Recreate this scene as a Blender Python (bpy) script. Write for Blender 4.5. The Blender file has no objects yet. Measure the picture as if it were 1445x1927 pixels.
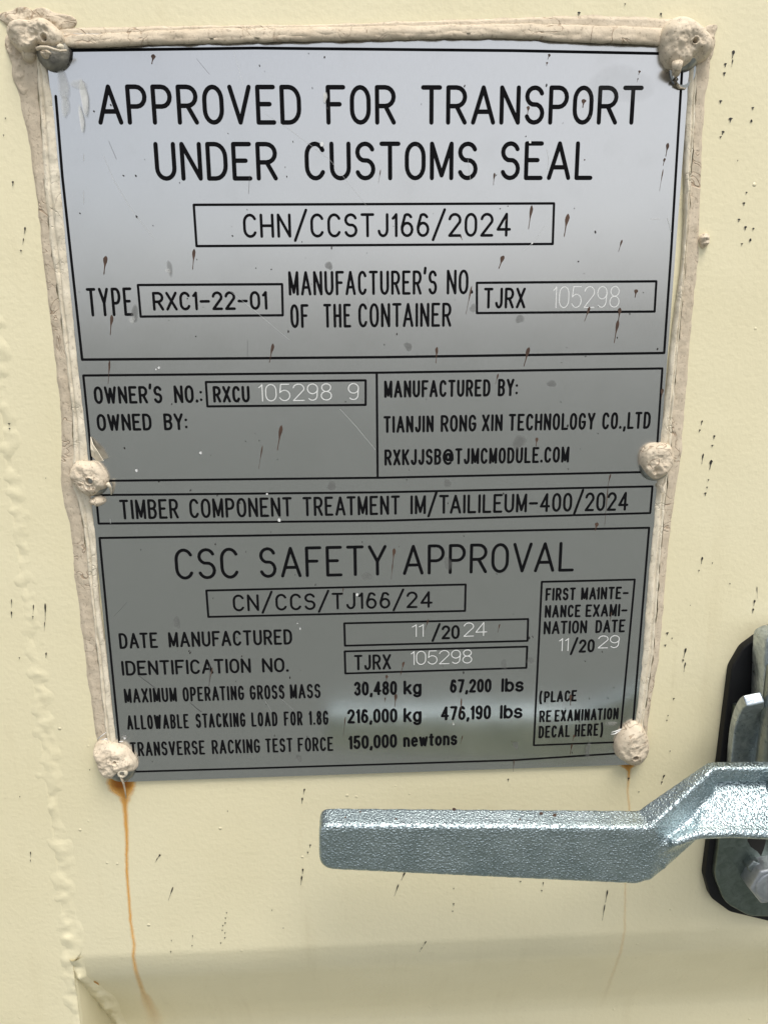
import bpy, math, random
from mathutils import Vector, Matrix, noise
from mathutils.geometry import delaunay_2d_cdt
random.seed(7)
SC = bpy.context.scene
COL = SC.collection

# ------------------------------------------------------------------ camera
# photo frame 1445 x 1927, pinhole solved from the engraved rectangles of the plate
PW, PH, PF = 1445.0, 1927.0, 1447.0
UNIT = 0.25                      # width of the engraved outer frame in metres
ZTOP = 1.46                      # height of the top of the plate above the ground
RC = ((0.9988675561073252, 0.008626228755609892, -0.046788818468042274),
      (-0.019395189602543682, 0.9718295977696862, -0.2348852049812656),
      (0.04344458512243967, 0.2355266886708716, 0.9708963626192413))
OC = (0.4494266597015582, 0.44719048004761697, -1.3487394245667852)
def w_dir(v): return Vector((v[0], v[2], -v[1]))
CAMLOC = Vector((OC[0]*UNIT, OC[2]*UNIT, ZTOP - OC[1]*UNIT))
RIGHT, DOWN, FWD = (w_dir(r) for r in RC)
cam_d = bpy.data.cameras.new("camera"); cam = bpy.data.objects.new("camera", cam_d); COL.objects.link(cam)
cam.matrix_world = Matrix(((RIGHT.x, -DOWN.x, -FWD.x, CAMLOC.x), (RIGHT.y, -DOWN.y, -FWD.y, CAMLOC.y),
                           (RIGHT.z, -DOWN.z, -FWD.z, CAMLOC.z), (0, 0, 0, 1)))
cam_d.sensor_fit = 'VERTICAL'; cam_d.sensor_height = 36; cam_d.lens = 36*PF/PH
cam_d.clip_start = 0.01; cam_d.clip_end = 2000
SC.camera = cam

# ------------------------------------------------------------------ light
SUN_EL, SUN_AZ = math.radians(66), math.radians(24)     # azimuth measured from straight behind the camera towards the right
world = bpy.data.worlds.new("World"); SC.world = world; world.use_nodes = True
wn = world.node_tree; wn.nodes.clear()
w_out = wn.nodes.new('ShaderNodeOutputWorld'); w_bg = wn.nodes.new('ShaderNodeBackground')
sky = wn.nodes.new('ShaderNodeTexSky'); sky.sky_type = 'NISHITA'; sky.sun_disc = False
sky.sun_elevation = SUN_EL
sky.sun_rotation = math.pi - SUN_AZ
sky.air_density = 1.0; sky.dust_density = 3.0; sky.ozone_density = 1.0
w_bw = wn.nodes.new('ShaderNodeRGBToBW'); w_mix = wn.nodes.new('ShaderNodeMix'); w_mix.data_type = 'RGBA'
w_tc = wn.nodes.new('ShaderNodeTexCoord')
w_nz = wn.nodes.new('ShaderNodeTexNoise'); w_nz.inputs['Scale'].default_value = 2.3; w_nz.inputs['Detail'].default_value = 5
w_mr = wn.nodes.new('ShaderNodeMapRange'); w_mr.inputs[1].default_value = .3; w_mr.inputs[2].default_value = .7
w_mr.inputs[3].default_value = .62; w_mr.inputs[4].default_value = .92
wn.links.new(w_tc.outputs['Generated'], w_nz.inputs['Vector'])
wn.links.new(w_nz.outputs[0], w_mr.inputs[0]); wn.links.new(w_mr.outputs[0], w_mix.inputs[0])
wn.links.new(sky.outputs[0], w_bw.inputs[0]); wn.links.new(sky.outputs[0], w_mix.inputs[6]); wn.links.new(w_bw.outputs[0], w_mix.inputs[7])
wn.links.new(w_mix.outputs[2], w_bg.inputs[0]); w_bg.inputs[1].default_value = 0.13
wn.links.new(w_bg.outputs[0], w_out.inputs[0])
sun_d = bpy.data.lights.new("sun", 'SUN'); sun = bpy.data.objects.new("sun", sun_d); COL.objects.link(sun)
sun_d.energy = 1.5; sun_d.angle = math.radians(26); sun_d.color = (1.0, .955, .86)
sdir = Vector((math.sin(SUN_AZ)*math.cos(SUN_EL), -math.cos(SUN_AZ)*math.cos(SUN_EL), math.sin(SUN_EL)))
sun.rotation_euler = sdir.to_track_quat('Z', 'Y').to_euler(); sun.location = (0.5, -3, 4)
SC.view_settings.view_transform = 'Standard'; SC.view_settings.look = 'None'
SC.view_settings.exposure = 0.76; SC.view_settings.gamma = 1; SC.view_settings.use_curve_mapping = False

# ------------------------------------------------------------------ measuring helpers
D0 = 0.0015            # painted face of the door; the face of the plate is y = 0
def ray(px, py):
    a, b = (px - PW/2)/PF, (py - PH/2)/PF
    return RIGHT*a + DOWN*b + FWD
def P(px, py, y=0.0):
    d = ray(px, py); return CAMLOC + d*((y - CAMLOC.y)/d.y)

# ------------------------------------------------------------------ object helpers
def tag(o, label=None, cat=None, kind=None, group=None):
    if label: o['label'] = label
    if cat: o['category'] = cat
    if kind: o['kind'] = kind
    if group: o['group'] = group
    return o
def empty(name, loc):
    o = bpy.data.objects.new(name, None); o.location = loc; o.empty_display_size = .02; COL.objects.link(o); return o
def mesh_obj(name, verts, faces, mat, parent=None, origin=None, smooth=False, attr=None):
    """verts are in world space; the object's origin goes to its thing's base."""
    org = Vector(origin) if origin is not None else Vector((0, 0, 0))
    root = parent
    while root is not None:
        org = org if root is None else (Vector(root.location) if root.parent is None else org)
        root = root.parent
    me = bpy.data.meshes.new(name)
    me.from_pydata([tuple(Vector(v) - org) for v in verts], [], faces)
    me.update()
    if smooth:
        me.polygons.foreach_set('use_smooth', [True]*len(me.polygons))
    if attr is not None:
        a = me.attributes.new('amount', 'FLOAT', 'POINT'); a.data.foreach_set('value', attr)
    mats = mat if isinstance(mat, (list, tuple)) else [mat]
    for m in mats: me.materials.append(m)
    o = bpy.data.objects.new(name, me); COL.objects.link(o)
    if parent is None: o.location = org
    else: o.parent = parent
    return o
def prism(poly, y0, y1):
    """poly: list of (x, z); solid between y0 (front) and y1 (back)."""
    n = len(poly)
    if sum(poly[i][0]*poly[(i+1) % n][1] - poly[(i+1) % n][0]*poly[i][1] for i in range(n)) < 0: poly = poly[::-1]
    v = [(x, y0, z) for x, z in poly] + [(x, y1, z) for x, z in poly]
    f = [tuple(range(n)), tuple(range(2*n-1, n-1, -1))]
    f += [(i, i+n, (i+1) % n + n, (i+1) % n) for i in range(n)]
    return v, f
def merge(parts):
    V, F = [], []
    for v, f in parts:
        b = len(V); V += list(v); F += [tuple(i+b for i in q) for q in f]
    return V, F
def bevel(o, w, seg=3, angle=30):
    m = o.modifiers.new('bevel', 'BEVEL'); m.width = w; m.segments = seg; m.limit_method = 'ANGLE'; m.angle_limit = math.radians(angle)
    for p in o.data.polygons: p.use_smooth = True
    return o
def fbm(x, y, z, s, oct=3):
    t = 0; a = 1
    for k in range(oct):
        t += a*noise.noise(Vector((x*s, y*s, z*s + 7.3*k))); s *= 2.1; a *= .5
    return t

# ------------------------------------------------------------------ materials
class NT:
    def __init__(s, name):
        s.m = bpy.data.materials.new(name); s.m.use_nodes = True; s.t = s.m.node_tree; s.b = s.t.nodes['Principled BSDF']
        s.tc = s.t.nodes.new('ShaderNodeTexCoord')
    def n(s, t, **kw):
        nd = s.t.nodes.new(t)
        for k, v in kw.items(): setattr(nd, k, v)
        return nd
    def l(s, a, b): s.t.links.new(a, b)
    def noise(s, scale, detail=4, rough=.55, stretch=None, dist=0):
        nd = s.n('ShaderNodeTexNoise'); nd.inputs['Scale'].default_value = scale; nd.inputs['Detail'].default_value = detail
        nd.inputs['Roughness'].default_value = rough; nd.inputs['Distortion'].default_value = dist
        if stretch:
            mp = s.n('ShaderNodeMapping'); mp.inputs['Scale'].default_value = stretch
            s.l(s.tc.outputs['Object'], mp.inputs[0]); s.l(mp.outputs[0], nd.inputs['Vector'])
        else: s.l(s.tc.outputs['Object'], nd.inputs['Vector'])
        return nd.outputs[0]
    def ramp(s, src, p0, p1, v0=0., v1=1.):
        mr = s.n('ShaderNodeMapRange'); s.l(src, mr.inputs[0])
        for i, v in enumerate((p0, p1, v0, v1)): mr.inputs[i+1].default_value = v
        return mr.outputs[0]
    def math(s, op, a, b):
        nd = s.n('ShaderNodeMath', operation=op)
        for i, q in enumerate((a, b)):
            if isinstance(q, (int, float)): nd.inputs[i].default_value = q
            else: s.l(q, nd.inputs[i])
        return nd.outputs[0]
    def mix(s, fac, a, b):
        nd = s.n('ShaderNodeMix', data_type='RGBA')
        if isinstance(fac, (int, float)): nd.inputs[0].default_value = fac
        else: s.l(fac, nd.inputs[0])
        for i, q in ((6, a), (7, b)):
            if isinstance(q, tuple): nd.inputs[i].default_value = (*q, 1)
            else: s.l(q, nd.inputs[i])
        return nd.outputs[2]
    def set(s, **kw):
        for k, v in kw.items():
            sk = {'color': 'Base Color', 'rough': 'Roughness', 'metal': 'Metallic', 'spec': 'Specular IOR Level', 'alpha': 'Alpha',
                  'aniso': 'Anisotropic', 'trans': 'Transmission Weight', 'sss': 'Subsurface Weight', 'coat': 'Coat Weight'}[k]
            if isinstance(v, (int, float)): s.b.inputs[sk].default_value = v
            elif isinstance(v, tuple): s.b.inputs[sk].default_value = (*v, 1)
            else: s.l(v, s.b.inputs[sk])
        return s
    def bump(s, h, strength, dist, prev=None):
        bp = s.n('ShaderNodeBump'); bp.inputs['Strength'].default_value = strength; bp.inputs['Distance'].default_value = dist
        s.l(h, bp.inputs['Height'])
        if prev is not None: s.l(prev, bp.inputs['Normal'])
        s.l(bp.outputs[0], s.b.inputs['Normal']); return bp.outputs[0]

def m_paint():
    k = NT('cream_paint')
    c = k.mix(k.ramp(k.noise(9, 5), .35, .7), (.76, .695, .485), (.725, .655, .44))
    st = k.math('MULTIPLY', k.ramp(k.noise(1, 5, .65, stretch=(70, 1, 5)), .54, .78), k.ramp(k.noise(14, 3), .4, .65))
    c = k.mix(k.math('MULTIPLY', st, .55), c, (.60, .52, .33))
    c = k.mix(k.math('MULTIPLY', k.ramp(k.noise(150, 5, .7), .58, .72), .16), c, (.58, .51, .34))
    fine = k.ramp(k.noise(420, 3, .6), .62, .80)
    c = k.mix(k.math('MULTIPLY', fine, .22), c, (.42, .36, .22))
    k.set(color=c, rough=k.ramp(k.noise(40, 4), .3, .7, .34, .46), spec=.4)
    b = k.bump(k.noise(16, 2), .45, .0016)
    b = k.bump(k.noise(420, 3), .62, .00026, b)
    vor = k.n('ShaderNodeTexVoronoi'); vor.inputs['Scale'].default_value = 90; k.l(k.tc.outputs['Object'], vor.inputs['Vector'])
    dots = k.ramp(vor.outputs['Distance'], .03, .085, 1, 0)
    gate = k.ramp(k.noise(60, 0), .55, .62)
    k.bump(k.math('MULTIPLY', dots, gate), .8, .0005, b)
    return k.m
def m_steel():
    k = NT('brushed_plate')
    g = k.noise(1, 4, .7, stretch=(5200, 1, 260))
    g2 = k.noise(38, 4)
    c = k.mix(k.ramp(g, .35, .7), (.575, .575, .57), (.61, .61, .61))
    c = k.mix(k.ramp(g2, .55, .8, 0, .35), c, (.50, .50, .49))
    k.set(color=c, metal=1.0, rough=k.math('ADD', k.ramp(g, .3, .7, .185, .225), k.ramp(g2, .3, .75, 0, .04)))
    b = k.bump(k.noise(11, 1), .36, .0016)
    k.bump(g, .09, .00004, b)
    return k.m
def m_simple(name, color, rough, metal=0, spec=.5, bump=None, var=None):
    k = NT(name)
    if var: color = k.mix(k.ramp(k.noise(var[0], 4), .35, .7), color, var[1])
    k.set(color=color, rough=rough, metal=metal, spec=spec)
    if bump: k.bump(k.noise(bump[0], 3), bump[1], bump[2])
    return k.m
def m_sealant(name, c0, c1, grit, cracks=False):
    k = NT(name)
    c = k.mix(k.ramp(k.noise(120, 5, .6), .35, .68), c0, c1)
    c = k.mix(k.ramp(k.noise(800, 2), .57, .72, 0, grit), c, (.22, .17, .12))
    c = k.mix(k.ramp(k.noise(38, 4), .55, .8, 0, .5), c, (.50, .42, .32))
    ck = k.math('ABSOLUTE', k.math('SUBTRACT', k.noise(62, 3, .6, dist=.8), .5), 0)
    gate = k.ramp(k.noise(33, 1), .48, .58)
    crack = k.math('MULTIPLY', k.ramp(ck, .002, .012, 1, 0), gate)
    if cracks: c = k.mix(k.math('MULTIPLY', crack, .55), c, (.26, .15, .08))
    k.set(color=c, rough=.72, spec=.3)
    b = k.bump(k.noise(230, 5, .62, dist=.6), .45, .0008)
    b = k.bump(crack, -.6 if False else .6, -.0006, b)
    k.bump(k.noise(1300, 3), .5, .0002, b)
    return k.m
def m_cast():
    k = NT('galvanised_casting')
    c = k.mix(k.ramp(k.noise(60, 5), .35, .7), (.45, .525, .55), (.33, .40, .42))
    v = k.n('ShaderNodeTexVoronoi'); v.inputs['Scale'].default_value = 1000; k.l(k.tc.outputs['Object'], v.inputs['Vector'])
    k.set(color=c, metal=1.0, rough=k.ramp(k.noise(500, 3), .35, .65, .23, .42))
    b = k.bump(k.noise(90, 3), .25, .0006)
    b = k.bump(k.noise(680, 3, .6), .52, .0008, b)
    k.bump(k.ramp(v.outputs['Distance'], .0, .6, 1, 0), .55, .0006, b)
    return k.m
def m_galv(name, c0, c1, rough, mottle=1.0):
    k = NT(name)
    c = k.mix(k.ramp(k.noise(210, 5, .65, dist=.8), .38, .64), c0, c1)
    c = k.mix(k.ramp(k.noise(620, 3), .60, .74, 0, .6*mottle), c, tuple(q*.35 for q in c1))
    k.set(color=c, metal=.95, rough=k.ramp(k.noise(160, 4), .3, .7, rough-.10, rough+.12))
    b = k.bump(k.noise(110, 4), .55, .0012*mottle)
    k.bump(k.noise(420, 4), .5, .0005*mottle, b)
    return k.m
def m_overlay(name, c0, c1, rough, scale, lo=.35, hi=.7, strength=1.0, spec=.3):
    """a thin film whose edges fade where the mesh attribute «amount» falls"""
    k = NT(name)
    at = k.n('ShaderNodeAttribute'); at.attribute_name = 'amount'
    nz = k.noise(scale, 4, .6)
    a = k.math('MULTIPLY', at.outputs['Fac'], k.ramp(nz, .2, .8, .75, 1.25))
    col = k.mix(k.ramp(at.outputs['Fac'], lo, hi+.25), c1, c0)
    k.set(color=col, rough=rough, spec=spec, alpha=k.math('MULTIPLY', a, strength))
    return k.m
M = dict(
    paint=m_paint(), steel=m_steel(),
    groove=m_simple('black_fill', (.006, .006, .007), .9, spec=.08, bump=(900, .3, .0002)),
    wall=m_simple('cut_edge_metal', (.42, .42, .41), .35, 1.0),
    stamp=m_simple('scratched_white', (.72, .72, .71), .5, 0, .5),
    smear=m_sealant('sealant_smear', (.61, .52, .40), (.52, .435, .325), .55, True),
    bead=m_sealant('sealant_cream', (.73, .66, .53), (.64, .565, .435), .38),
    blob=m_sealant('sealant_blob', (.66, .57, .445), (.56, .47, .355), .65, True),
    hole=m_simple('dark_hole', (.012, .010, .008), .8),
    rivet=m_galv('rivet_metal', (.36, .37, .36), (.22, .22, .20), .42, .6),
    cast=m_cast(), base=m_galv('galvanised_plate', (.20, .235, .215), (.14, .17, .15), .40, .4),
    galv=m_galv('galvanised_sheet', (.55, .61, .65), (.33, .38, .43), .36),
    rod=m_galv('galvanised_rod', (.30, .33, .33), (.22, .25, .25), .36),
    bolt=m_galv('galvanised_bolt', (.50, .52, .55), (.40, .42, .45), .5, .3),
    dirty=m_simple('dirty_rivet', (.30, .28, .23), .5, .25, bump=(260, .9, .0012), var=(190, (.10, .095, .085))),
    rubber=m_simple('black_rubber', (.008, .008, .009), .55, spec=.25),
    mud=m_simple('dried_mud', (.055, .030, .020), .6, spec=.4, var=(300, (.10, .055, .035))),
    ink=m_simple('dark_splash', (.020, .016, .014), .5),
    rust=m_overlay('rust_film', (.26, .070, .008), (.80, .38, .04), .7, 150, lo=.5, hi=.8),
    smudge=m_overlay('grey_smudge', (.16, .16, .155), (.20, .20, .19), .5, 300, strength=.55),
    milky=m_overlay('milky_film', (.72, .72, .69), (.60, .60, .58), .35, 300, strength=.8, spec=.5),
    scratch=m_simple('scratch_light', (.62, .62, .61), .5, .6),
    scratch_dark=m_simple('scratch_dark', (.10, .10, .10), .6, 0),
)
k = NT('ground_gravel')
k.set(color=k.mix(k.ramp(k.noise(1.3, 6), .35, .7), (.160, .172, .160), (.120, .131, .117)), rough=.95)
k.bump(k.noise(30, 4), .5, .02); M['ground'] = k.m

# ------------------------------------------------------------------ ground and door
g = mesh_obj('ground', [(-300, -600, 0), (300, -600, 0), (300, 60, 0), (-300, 60, 0)], [(0, 1, 2, 3)], M['ground']); tag(g, kind='structure')

XW = P(118, 1640, D0).x                 # weld line between door post and door sheet
ZA = P(800, 1785, D0).z                 # start of the pressed recess
DEP, DROP = .045, .0877
door = empty('container_door', (XW, D0, .2))
tag(door, 'cream painted steel container door behind the metal plate, with weld bumps, rust runs and pressed recess', 'door')
# sheet: profile in z with pressed recesses, long in x
ZB0, ZT0, X1 = .10, 2.35, XW + 1.0
prof = []
def recess(za, out):                    # za = top edge
    R_ = .0064
    for t in (0, .25, .5, .75, 1.0): out.append((za + R_*(1-t)*1.0 - 0*t, 0.0 + .0009*t*t))
    out.append((za - .010, .0026)); 
    for t in (.15, .4, .65, .9): out.append((za - .010 - (DROP-.014)*t, .0026 + (DEP-.0032)*t))
    out.append((za - DROP - .002, DEP - .0001)); out.append((za - DROP - .006, DEP))
    out.append((za - DROP - .075, DEP)); out.append((za - DROP - .079, DEP - .0003))
    out.append((za - DROP - .125, .0008)); out.append((za - DROP - .131, 0))
prof.append((ZT0, 0)); recess(ZA + .74, prof); recess(ZA, prof); recess(ZA - .74, prof); prof.append((ZB0, 0))
prof.sort(key=lambda q: -q[0])
def door_y(z):
    for (z1, y1), (z2, y2) in zip(prof, prof[1:]):
        if z2 <= z <= z1: return D0 + (y1 + (y2-y1)*((z1-z)/(z1-z2) if z1 > z2 else 0))
    return D0
def PD(px, py, lift=.00012):
    """pixel to a point on the pressed door sheet, lifted a little off it"""
    y = D0
    for i in range(25):
        q = P(px, py, y); y = y*.5 + door_y(q.z)*.5
    q = P(px, py, y - lift); return q
xs = [XW + (X1-XW)*i/40 for i in range(41)]
V = [(x, D0 + y, z) for z, y in prof for x in xs]
nx = len(xs)
F = [(r*nx+c, (r+1)*nx+c, (r+1)*nx+c+1, r*nx+c+1) for r in range(len(prof)-1) for c in range(nx-1)]
sheet = mesh_obj('door_sheet', V, F, M['paint'], door, smooth=True)
v, f = prism([(XW-.32, ZB0), (XW, ZB0), (XW, ZT0), (XW-.32, ZT0)], D0 - .0004, D0 + .05)
post = mesh_obj('door_post', v, f, M['paint'], door); bevel(post, .003, 4)
# weld bead: lumpy ridge along the post edge and, in the recess, along the sloping joint
def weld_strip(path, wid, hgt, seed, nv=200, grow=lambda t: 1.0, edge_z=None):
    """path(t) -> (x, y, z); ridge stands towards -y"""
    V, F = [], []; nu = 15
    for j in range(nv+1):
        t = j/nv; c = path(t)
        sh = .0022*noise.noise(Vector((seed+4, c.z*30, 1)))
        wd = wid*(.8 + .45*noise.noise(Vector((seed+2, c.z*38, 2))))
        for i in range(nu):
            u = -1 + 2*i/(nu-1)
            prf = max(0, math.cos(u*math.pi/2))**1.3
            wz = c.z + .0016*u*u + .0022*noise.noise(Vector((seed+7, u*1.7, c.z*60)))
            lump = (.10 + .75*grow(t))*(.5 + .6*noise.noise(Vector((seed + u*.9, wz*85, 0)))) + .40*(.3+.7*grow(t))*noise.noise(Vector((seed+9 + u*1.3, wz*125, 3))) - .3*(1-grow(t))*max(0, noise.noise(Vector((seed+5, c.z*22, 8))))
            yy = c.y + .0005 - hgt*prf*max(.05, lump + .30) - (hgt*.45*prf*fbm(c.x+u*wid, seed, c.z, 170, 3))
            uw = sh + u*wd
            if edge_z is not None and c.z < edge_z + .012: uw = min(uw, .0012 + .9*max(0, c.z - edge_z))
            V.append((c.x + uw, yy, c.z))
    for j in range(nv):
        for i in range(nu-1):
            a = j*nu+i; F.append((a, a+nu, a+nu+1, a+1))
    return V, F
zW0, zW1 = P(20, 560, D0).z, P(150, 1830, D0).z
v, f = weld_strip(lambda t: Vector((XW - .0015, D0 - .0002, zW0 + (zW1 - .10 - zW0)*t)), .0120, .00135, 3.1, 380, lambda t: min(1, .15 + t*t*1.5), ZA + .001)
mesh_obj('weld_bead', v, f, M['paint'], door, smooth=True)
v, f = weld_strip(lambda t: Vector((XW + .001 + .004*t, door_y(ZA + .004 - (DROP+.03)*t) - .0004, ZA + .004 - (DROP+.03)*t)), .0065, .0026, 8.7, 90)
mesh_obj('weld_bead', v, f, M['paint'], door, smooth=True)

# ------------------------------------------------------------------ single stroke lettering
def arc(cx, cy, rx, ry, a0, a1, n):
    return [(cx + rx*math.cos(math.radians(a0+(a1-a0)*i/n)), cy + ry*math.sin(math.radians(a0+(a1-a0)*i/n))) for i in range(n+1)]
def lobe(y0, y1, xs=0.45, ccw=False):          # right hand lobe of B, P, R, D from top to bottom
    r = (y1-y0)/2; return [(0, y1), (xs, y1)] + arc(xs, (y0+y1)/2, 1-xs, r, 90, -90, 8)[1:] + [(0, y0)]
Ov = arc(.5, .5, .5, .5, 90, 450, 18)
G = {   # name: (width, strokes)
 'A': (.58, [[(0, 0), (.5, 1), (1, 0)], [(.17, .31), (.83, .31)]]),
 'B': (.46, [[(0, 0)] + lobe(.53, 1, .5)[0:-1] + [(0, .53)], [(0, .53), (.5, .53)] + arc(.5, .265, .5, .265, 90, -90, 8)[1:] + [(0, 0)]]),
 'C': (.48, [arc(.52, .66, .50, .34, 28, 180, 8) + arc(.52, .34, .50, .34, 180, 332, 8)]),
 'D': (.48, [[(0, 0), (0, 1), (.4, 1)] + arc(.4, .62, .6, .38, 90, 0, 6)[1:] + arc(.4, .38, .6, .38, 0, -90, 6) + [(0, 0)]]),
 'E': (.44, [[(1, 1), (0, 1), (0, 0), (1, 0)], [(0, .52), (.75, .52)]]),
 'F': (.44, [[(1, 1), (0, 1), (0, 0)], [(0, .52), (.75, .52)]]),
 'G': (.48, [arc(.5, .66, .5, .34, 25, 180, 8) + arc(.5, .34, .5, .34, 180, 360, 10) + [(1, .46), (.58, .46)]]),
 'H': (.48, [[(0, 0), (0, 1)], [(1, 0), (1, 1)], [(0, .5), (1, .5)]]),
 'I': (.0, [[(0, 0), (0, 1)]]),
 'J': (.36, [[(1, 1), (1, .28)] + arc(.5, .28, .5, .28, 0, -170, 8)[1:]]),
 'K': (.48, [[(0, 0), (0, 1)], [(1, 1), (0, .36)], [(.32, .57), (1, 0)]]),
 'L': (.42, [[(0, 1), (0, 0), (1, 0)]]),
 'M': (.56, [[(0, 0), (0, 1), (.5, .08), (1, 1), (1, 0)]]),
 'N': (.48, [[(0, 0), (0, 1), (1, 0), (1, 1)]]),
 'O': (.48, [arc(.5, .64, .5, .36, 0, 180, 10) + arc(.5, .36, .5, .36, 180, 360, 10) + [(1, .64)]]),
 'P': (.46, [[(0, 0)] + lobe(.45, 1, .5)]),
 'R': (.48, [[(0, 0)] + lobe(.47, 1, .5), [(.5, .47), (1, 0)]]),
 'S': (.46, [arc(.5, .755, .47, .245, 20, 90, 4) + arc(.5, .755, .48, .245, 90, 250, 7)[1:] + arc(.5, .265, .5, .265, 70, -90, 7) + arc(.5, .265, .5, .265, -90, -160, 4)[1:]]),
 'T': (.48, [[(0, 1), (1, 1)], [(.5, 1), (.5, 0)]]),
 'U': (.48, [[(0, 1), (0, .30)] + arc(.5, .30, .5, .30, 180, 360, 10)[1:] + [(1, 1)]]),
 'V': (.54, [[(0, 1), (.5, 0), (1, 1)]]),
 'W': (.72, [[(0, 1), (.26, 0), (.5, .92), (.74, 0), (1, 1)]]),
 'X': (.50, [[(0, 0), (1, 1)], [(0, 1), (1, 0)]]),
 'Y': (.52, [[(0, 1), (.5, .46), (1, 1)], [(.5, .46), (.5, 0)]]),
 '0': (.44, [arc(.5, .64, .5, .36, 0, 180, 10) + arc(.5, .36, .5, .36, 180, 360, 10) + [(1, .64)]]),
 '1': (.14, [[(0, .82), (.55, .90), (1, 1), (1, 0)]]),
 '2': (.46, [arc(.5, .73, .5, .27, 170, -20, 9) + [(0, 0), (1, 0)]]),
 '3': (.44, [arc(.48, .755, .46, .245, 160, -75, 9) + arc(.5, .265, .5, .265, 80, -160, 10)]),
 '4': (.52, [[(.72, 0), (.72, 1), (0, .28), (1, .28)]]),
 '5': (.44, [[(.92, 1), (.14, 1), (.04, .50)] + arc(.48, .32, .52, .32, 125, -155, 11)]),
 '6': (.44, [arc(.52, .72, .44, .28, 35, 120, 4) + [(0, .42)] + arc(.5, .30, .5, .30, 180, -180, 14)]),
 '7': (.44, [[(0, 1), (1, 1), (.36, 0)]]),
 '8': (.44, [arc(.5, .765, .44, .235, -90, 270, 14), arc(.5, .265, .5, .265, -90, 270, 14)]),
 '9': (.44, [arc(.5, .70, .5, .30, 0, 360, 14) + [(.96, .5)] + arc(.48, .28, .46, .28, 0, -140, 5)]),
 '-': (.44, [[(0, .47), (1, .47)]]),
 '/': (.50, [[(0, -.20), (1, 1.22)]]),
 '.': (.03, [[(0, .03), (1, .03)], [(.5, .03), (.5, .07)]]), ',': (.05, [[(1, .04), (.7, -.02), (0, -.17)]]),
 ':': (.0, [[(0, .12), (0, .13)], [(0, .62), (0, .63)]]), "'": (.04, [[(1, 1.17), (0, .93)]]),
 '(': (.22, [arc(1.0, .46, 1.0, .70, 115, 245, 8)]), ')': (.22, [arc(0, .46, 1.0, .70, 65, -65, 8)]),
 '@': (.86, [arc(.5, .46, .24, .22, 0, 360, 10), [(.74, .66), (.74, .30)] + arc(.87, .30, .13, .10, 180, 360, 4)[1:] + arc(.5, .47, .5, .50, -5, 300, 14)[1:]]),
 'k': (.40, [[(0, 0), (0, 1)], [(.92, .70), (0, .24)], [(.34, .43), (1, 0)]]),
 'g': (.42, [arc(.5, .36, .5, .36, 0, 360, 14), [(1, .72), (1, -.04)] + arc(.5, -.04, .5, .22, 0, -150, 7)[1:]]),
 'l': (.0, [[(0, 0), (0, 1)]]),
 'b': (.42, [[(0, 1), (0, 0)], arc(.5, .36, .5, .36, 180, 540, 14)]),
 's': (.38, [arc(.5, .53, .46, .19, 20, 250, 9) + arc(.5, .19, .5, .19, 70, -165, 9)]),
 'n': (.38, [[(0, 0), (0, .72)], [(0, .45)] + arc(.5, .45, .5, .27, 180, 0, 8)[1:] + [(1, 0)]]),
 'e': (.42, [[(0, .38), (1, .38)] + arc(.5, .36, .5, .36, 10, 315, 12)]),
 'w': (.58, [[(0, .72), (.25, 0), (.5, .66), (.75, 0), (1, .72)]]),
 't': (.24, [[(.45, .95), (.45, .12)] + arc(.80, .12, .35, .12, 180, 270, 3)[1:], [(0, .72), (1, .72)]]),
 'o': (.42, [arc(.5, .36, .5, .36, 0, 360, 14)]),
}
TOPS, BOTS_L, BOTS_R = set('TYVW'), set('AJ'), set('AKLRXZ.,')
SHAPES = []            # (group, polygon in mm)  -- plate plane (x, z)
def capsule(a, b, hw, n=5):
    ax, ay = a; bx, by = b; th = math.atan2(by-ay, bx-ax)
    pts = [(bx + hw*math.cos(th + math.pi/2*(-1 + 2*i/n)), by + hw*math.sin(th + math.pi/2*(-1 + 2*i/n))) for i in range(n+1)]
    pts += [(ax + hw*math.cos(th + math.pi/2*(1 + 2*i/n)), ay + hw*math.sin(th + math.pi/2*(1 + 2*i/n))) for i in range(n+1)]
    return pts
def mm(v): return (v.x*1000, v.z*1000)
GROUPS = []
def new_group(name, kind, label=None):
    GROUPS.append((name, kind, label)); return len(GROUPS)-1
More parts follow.
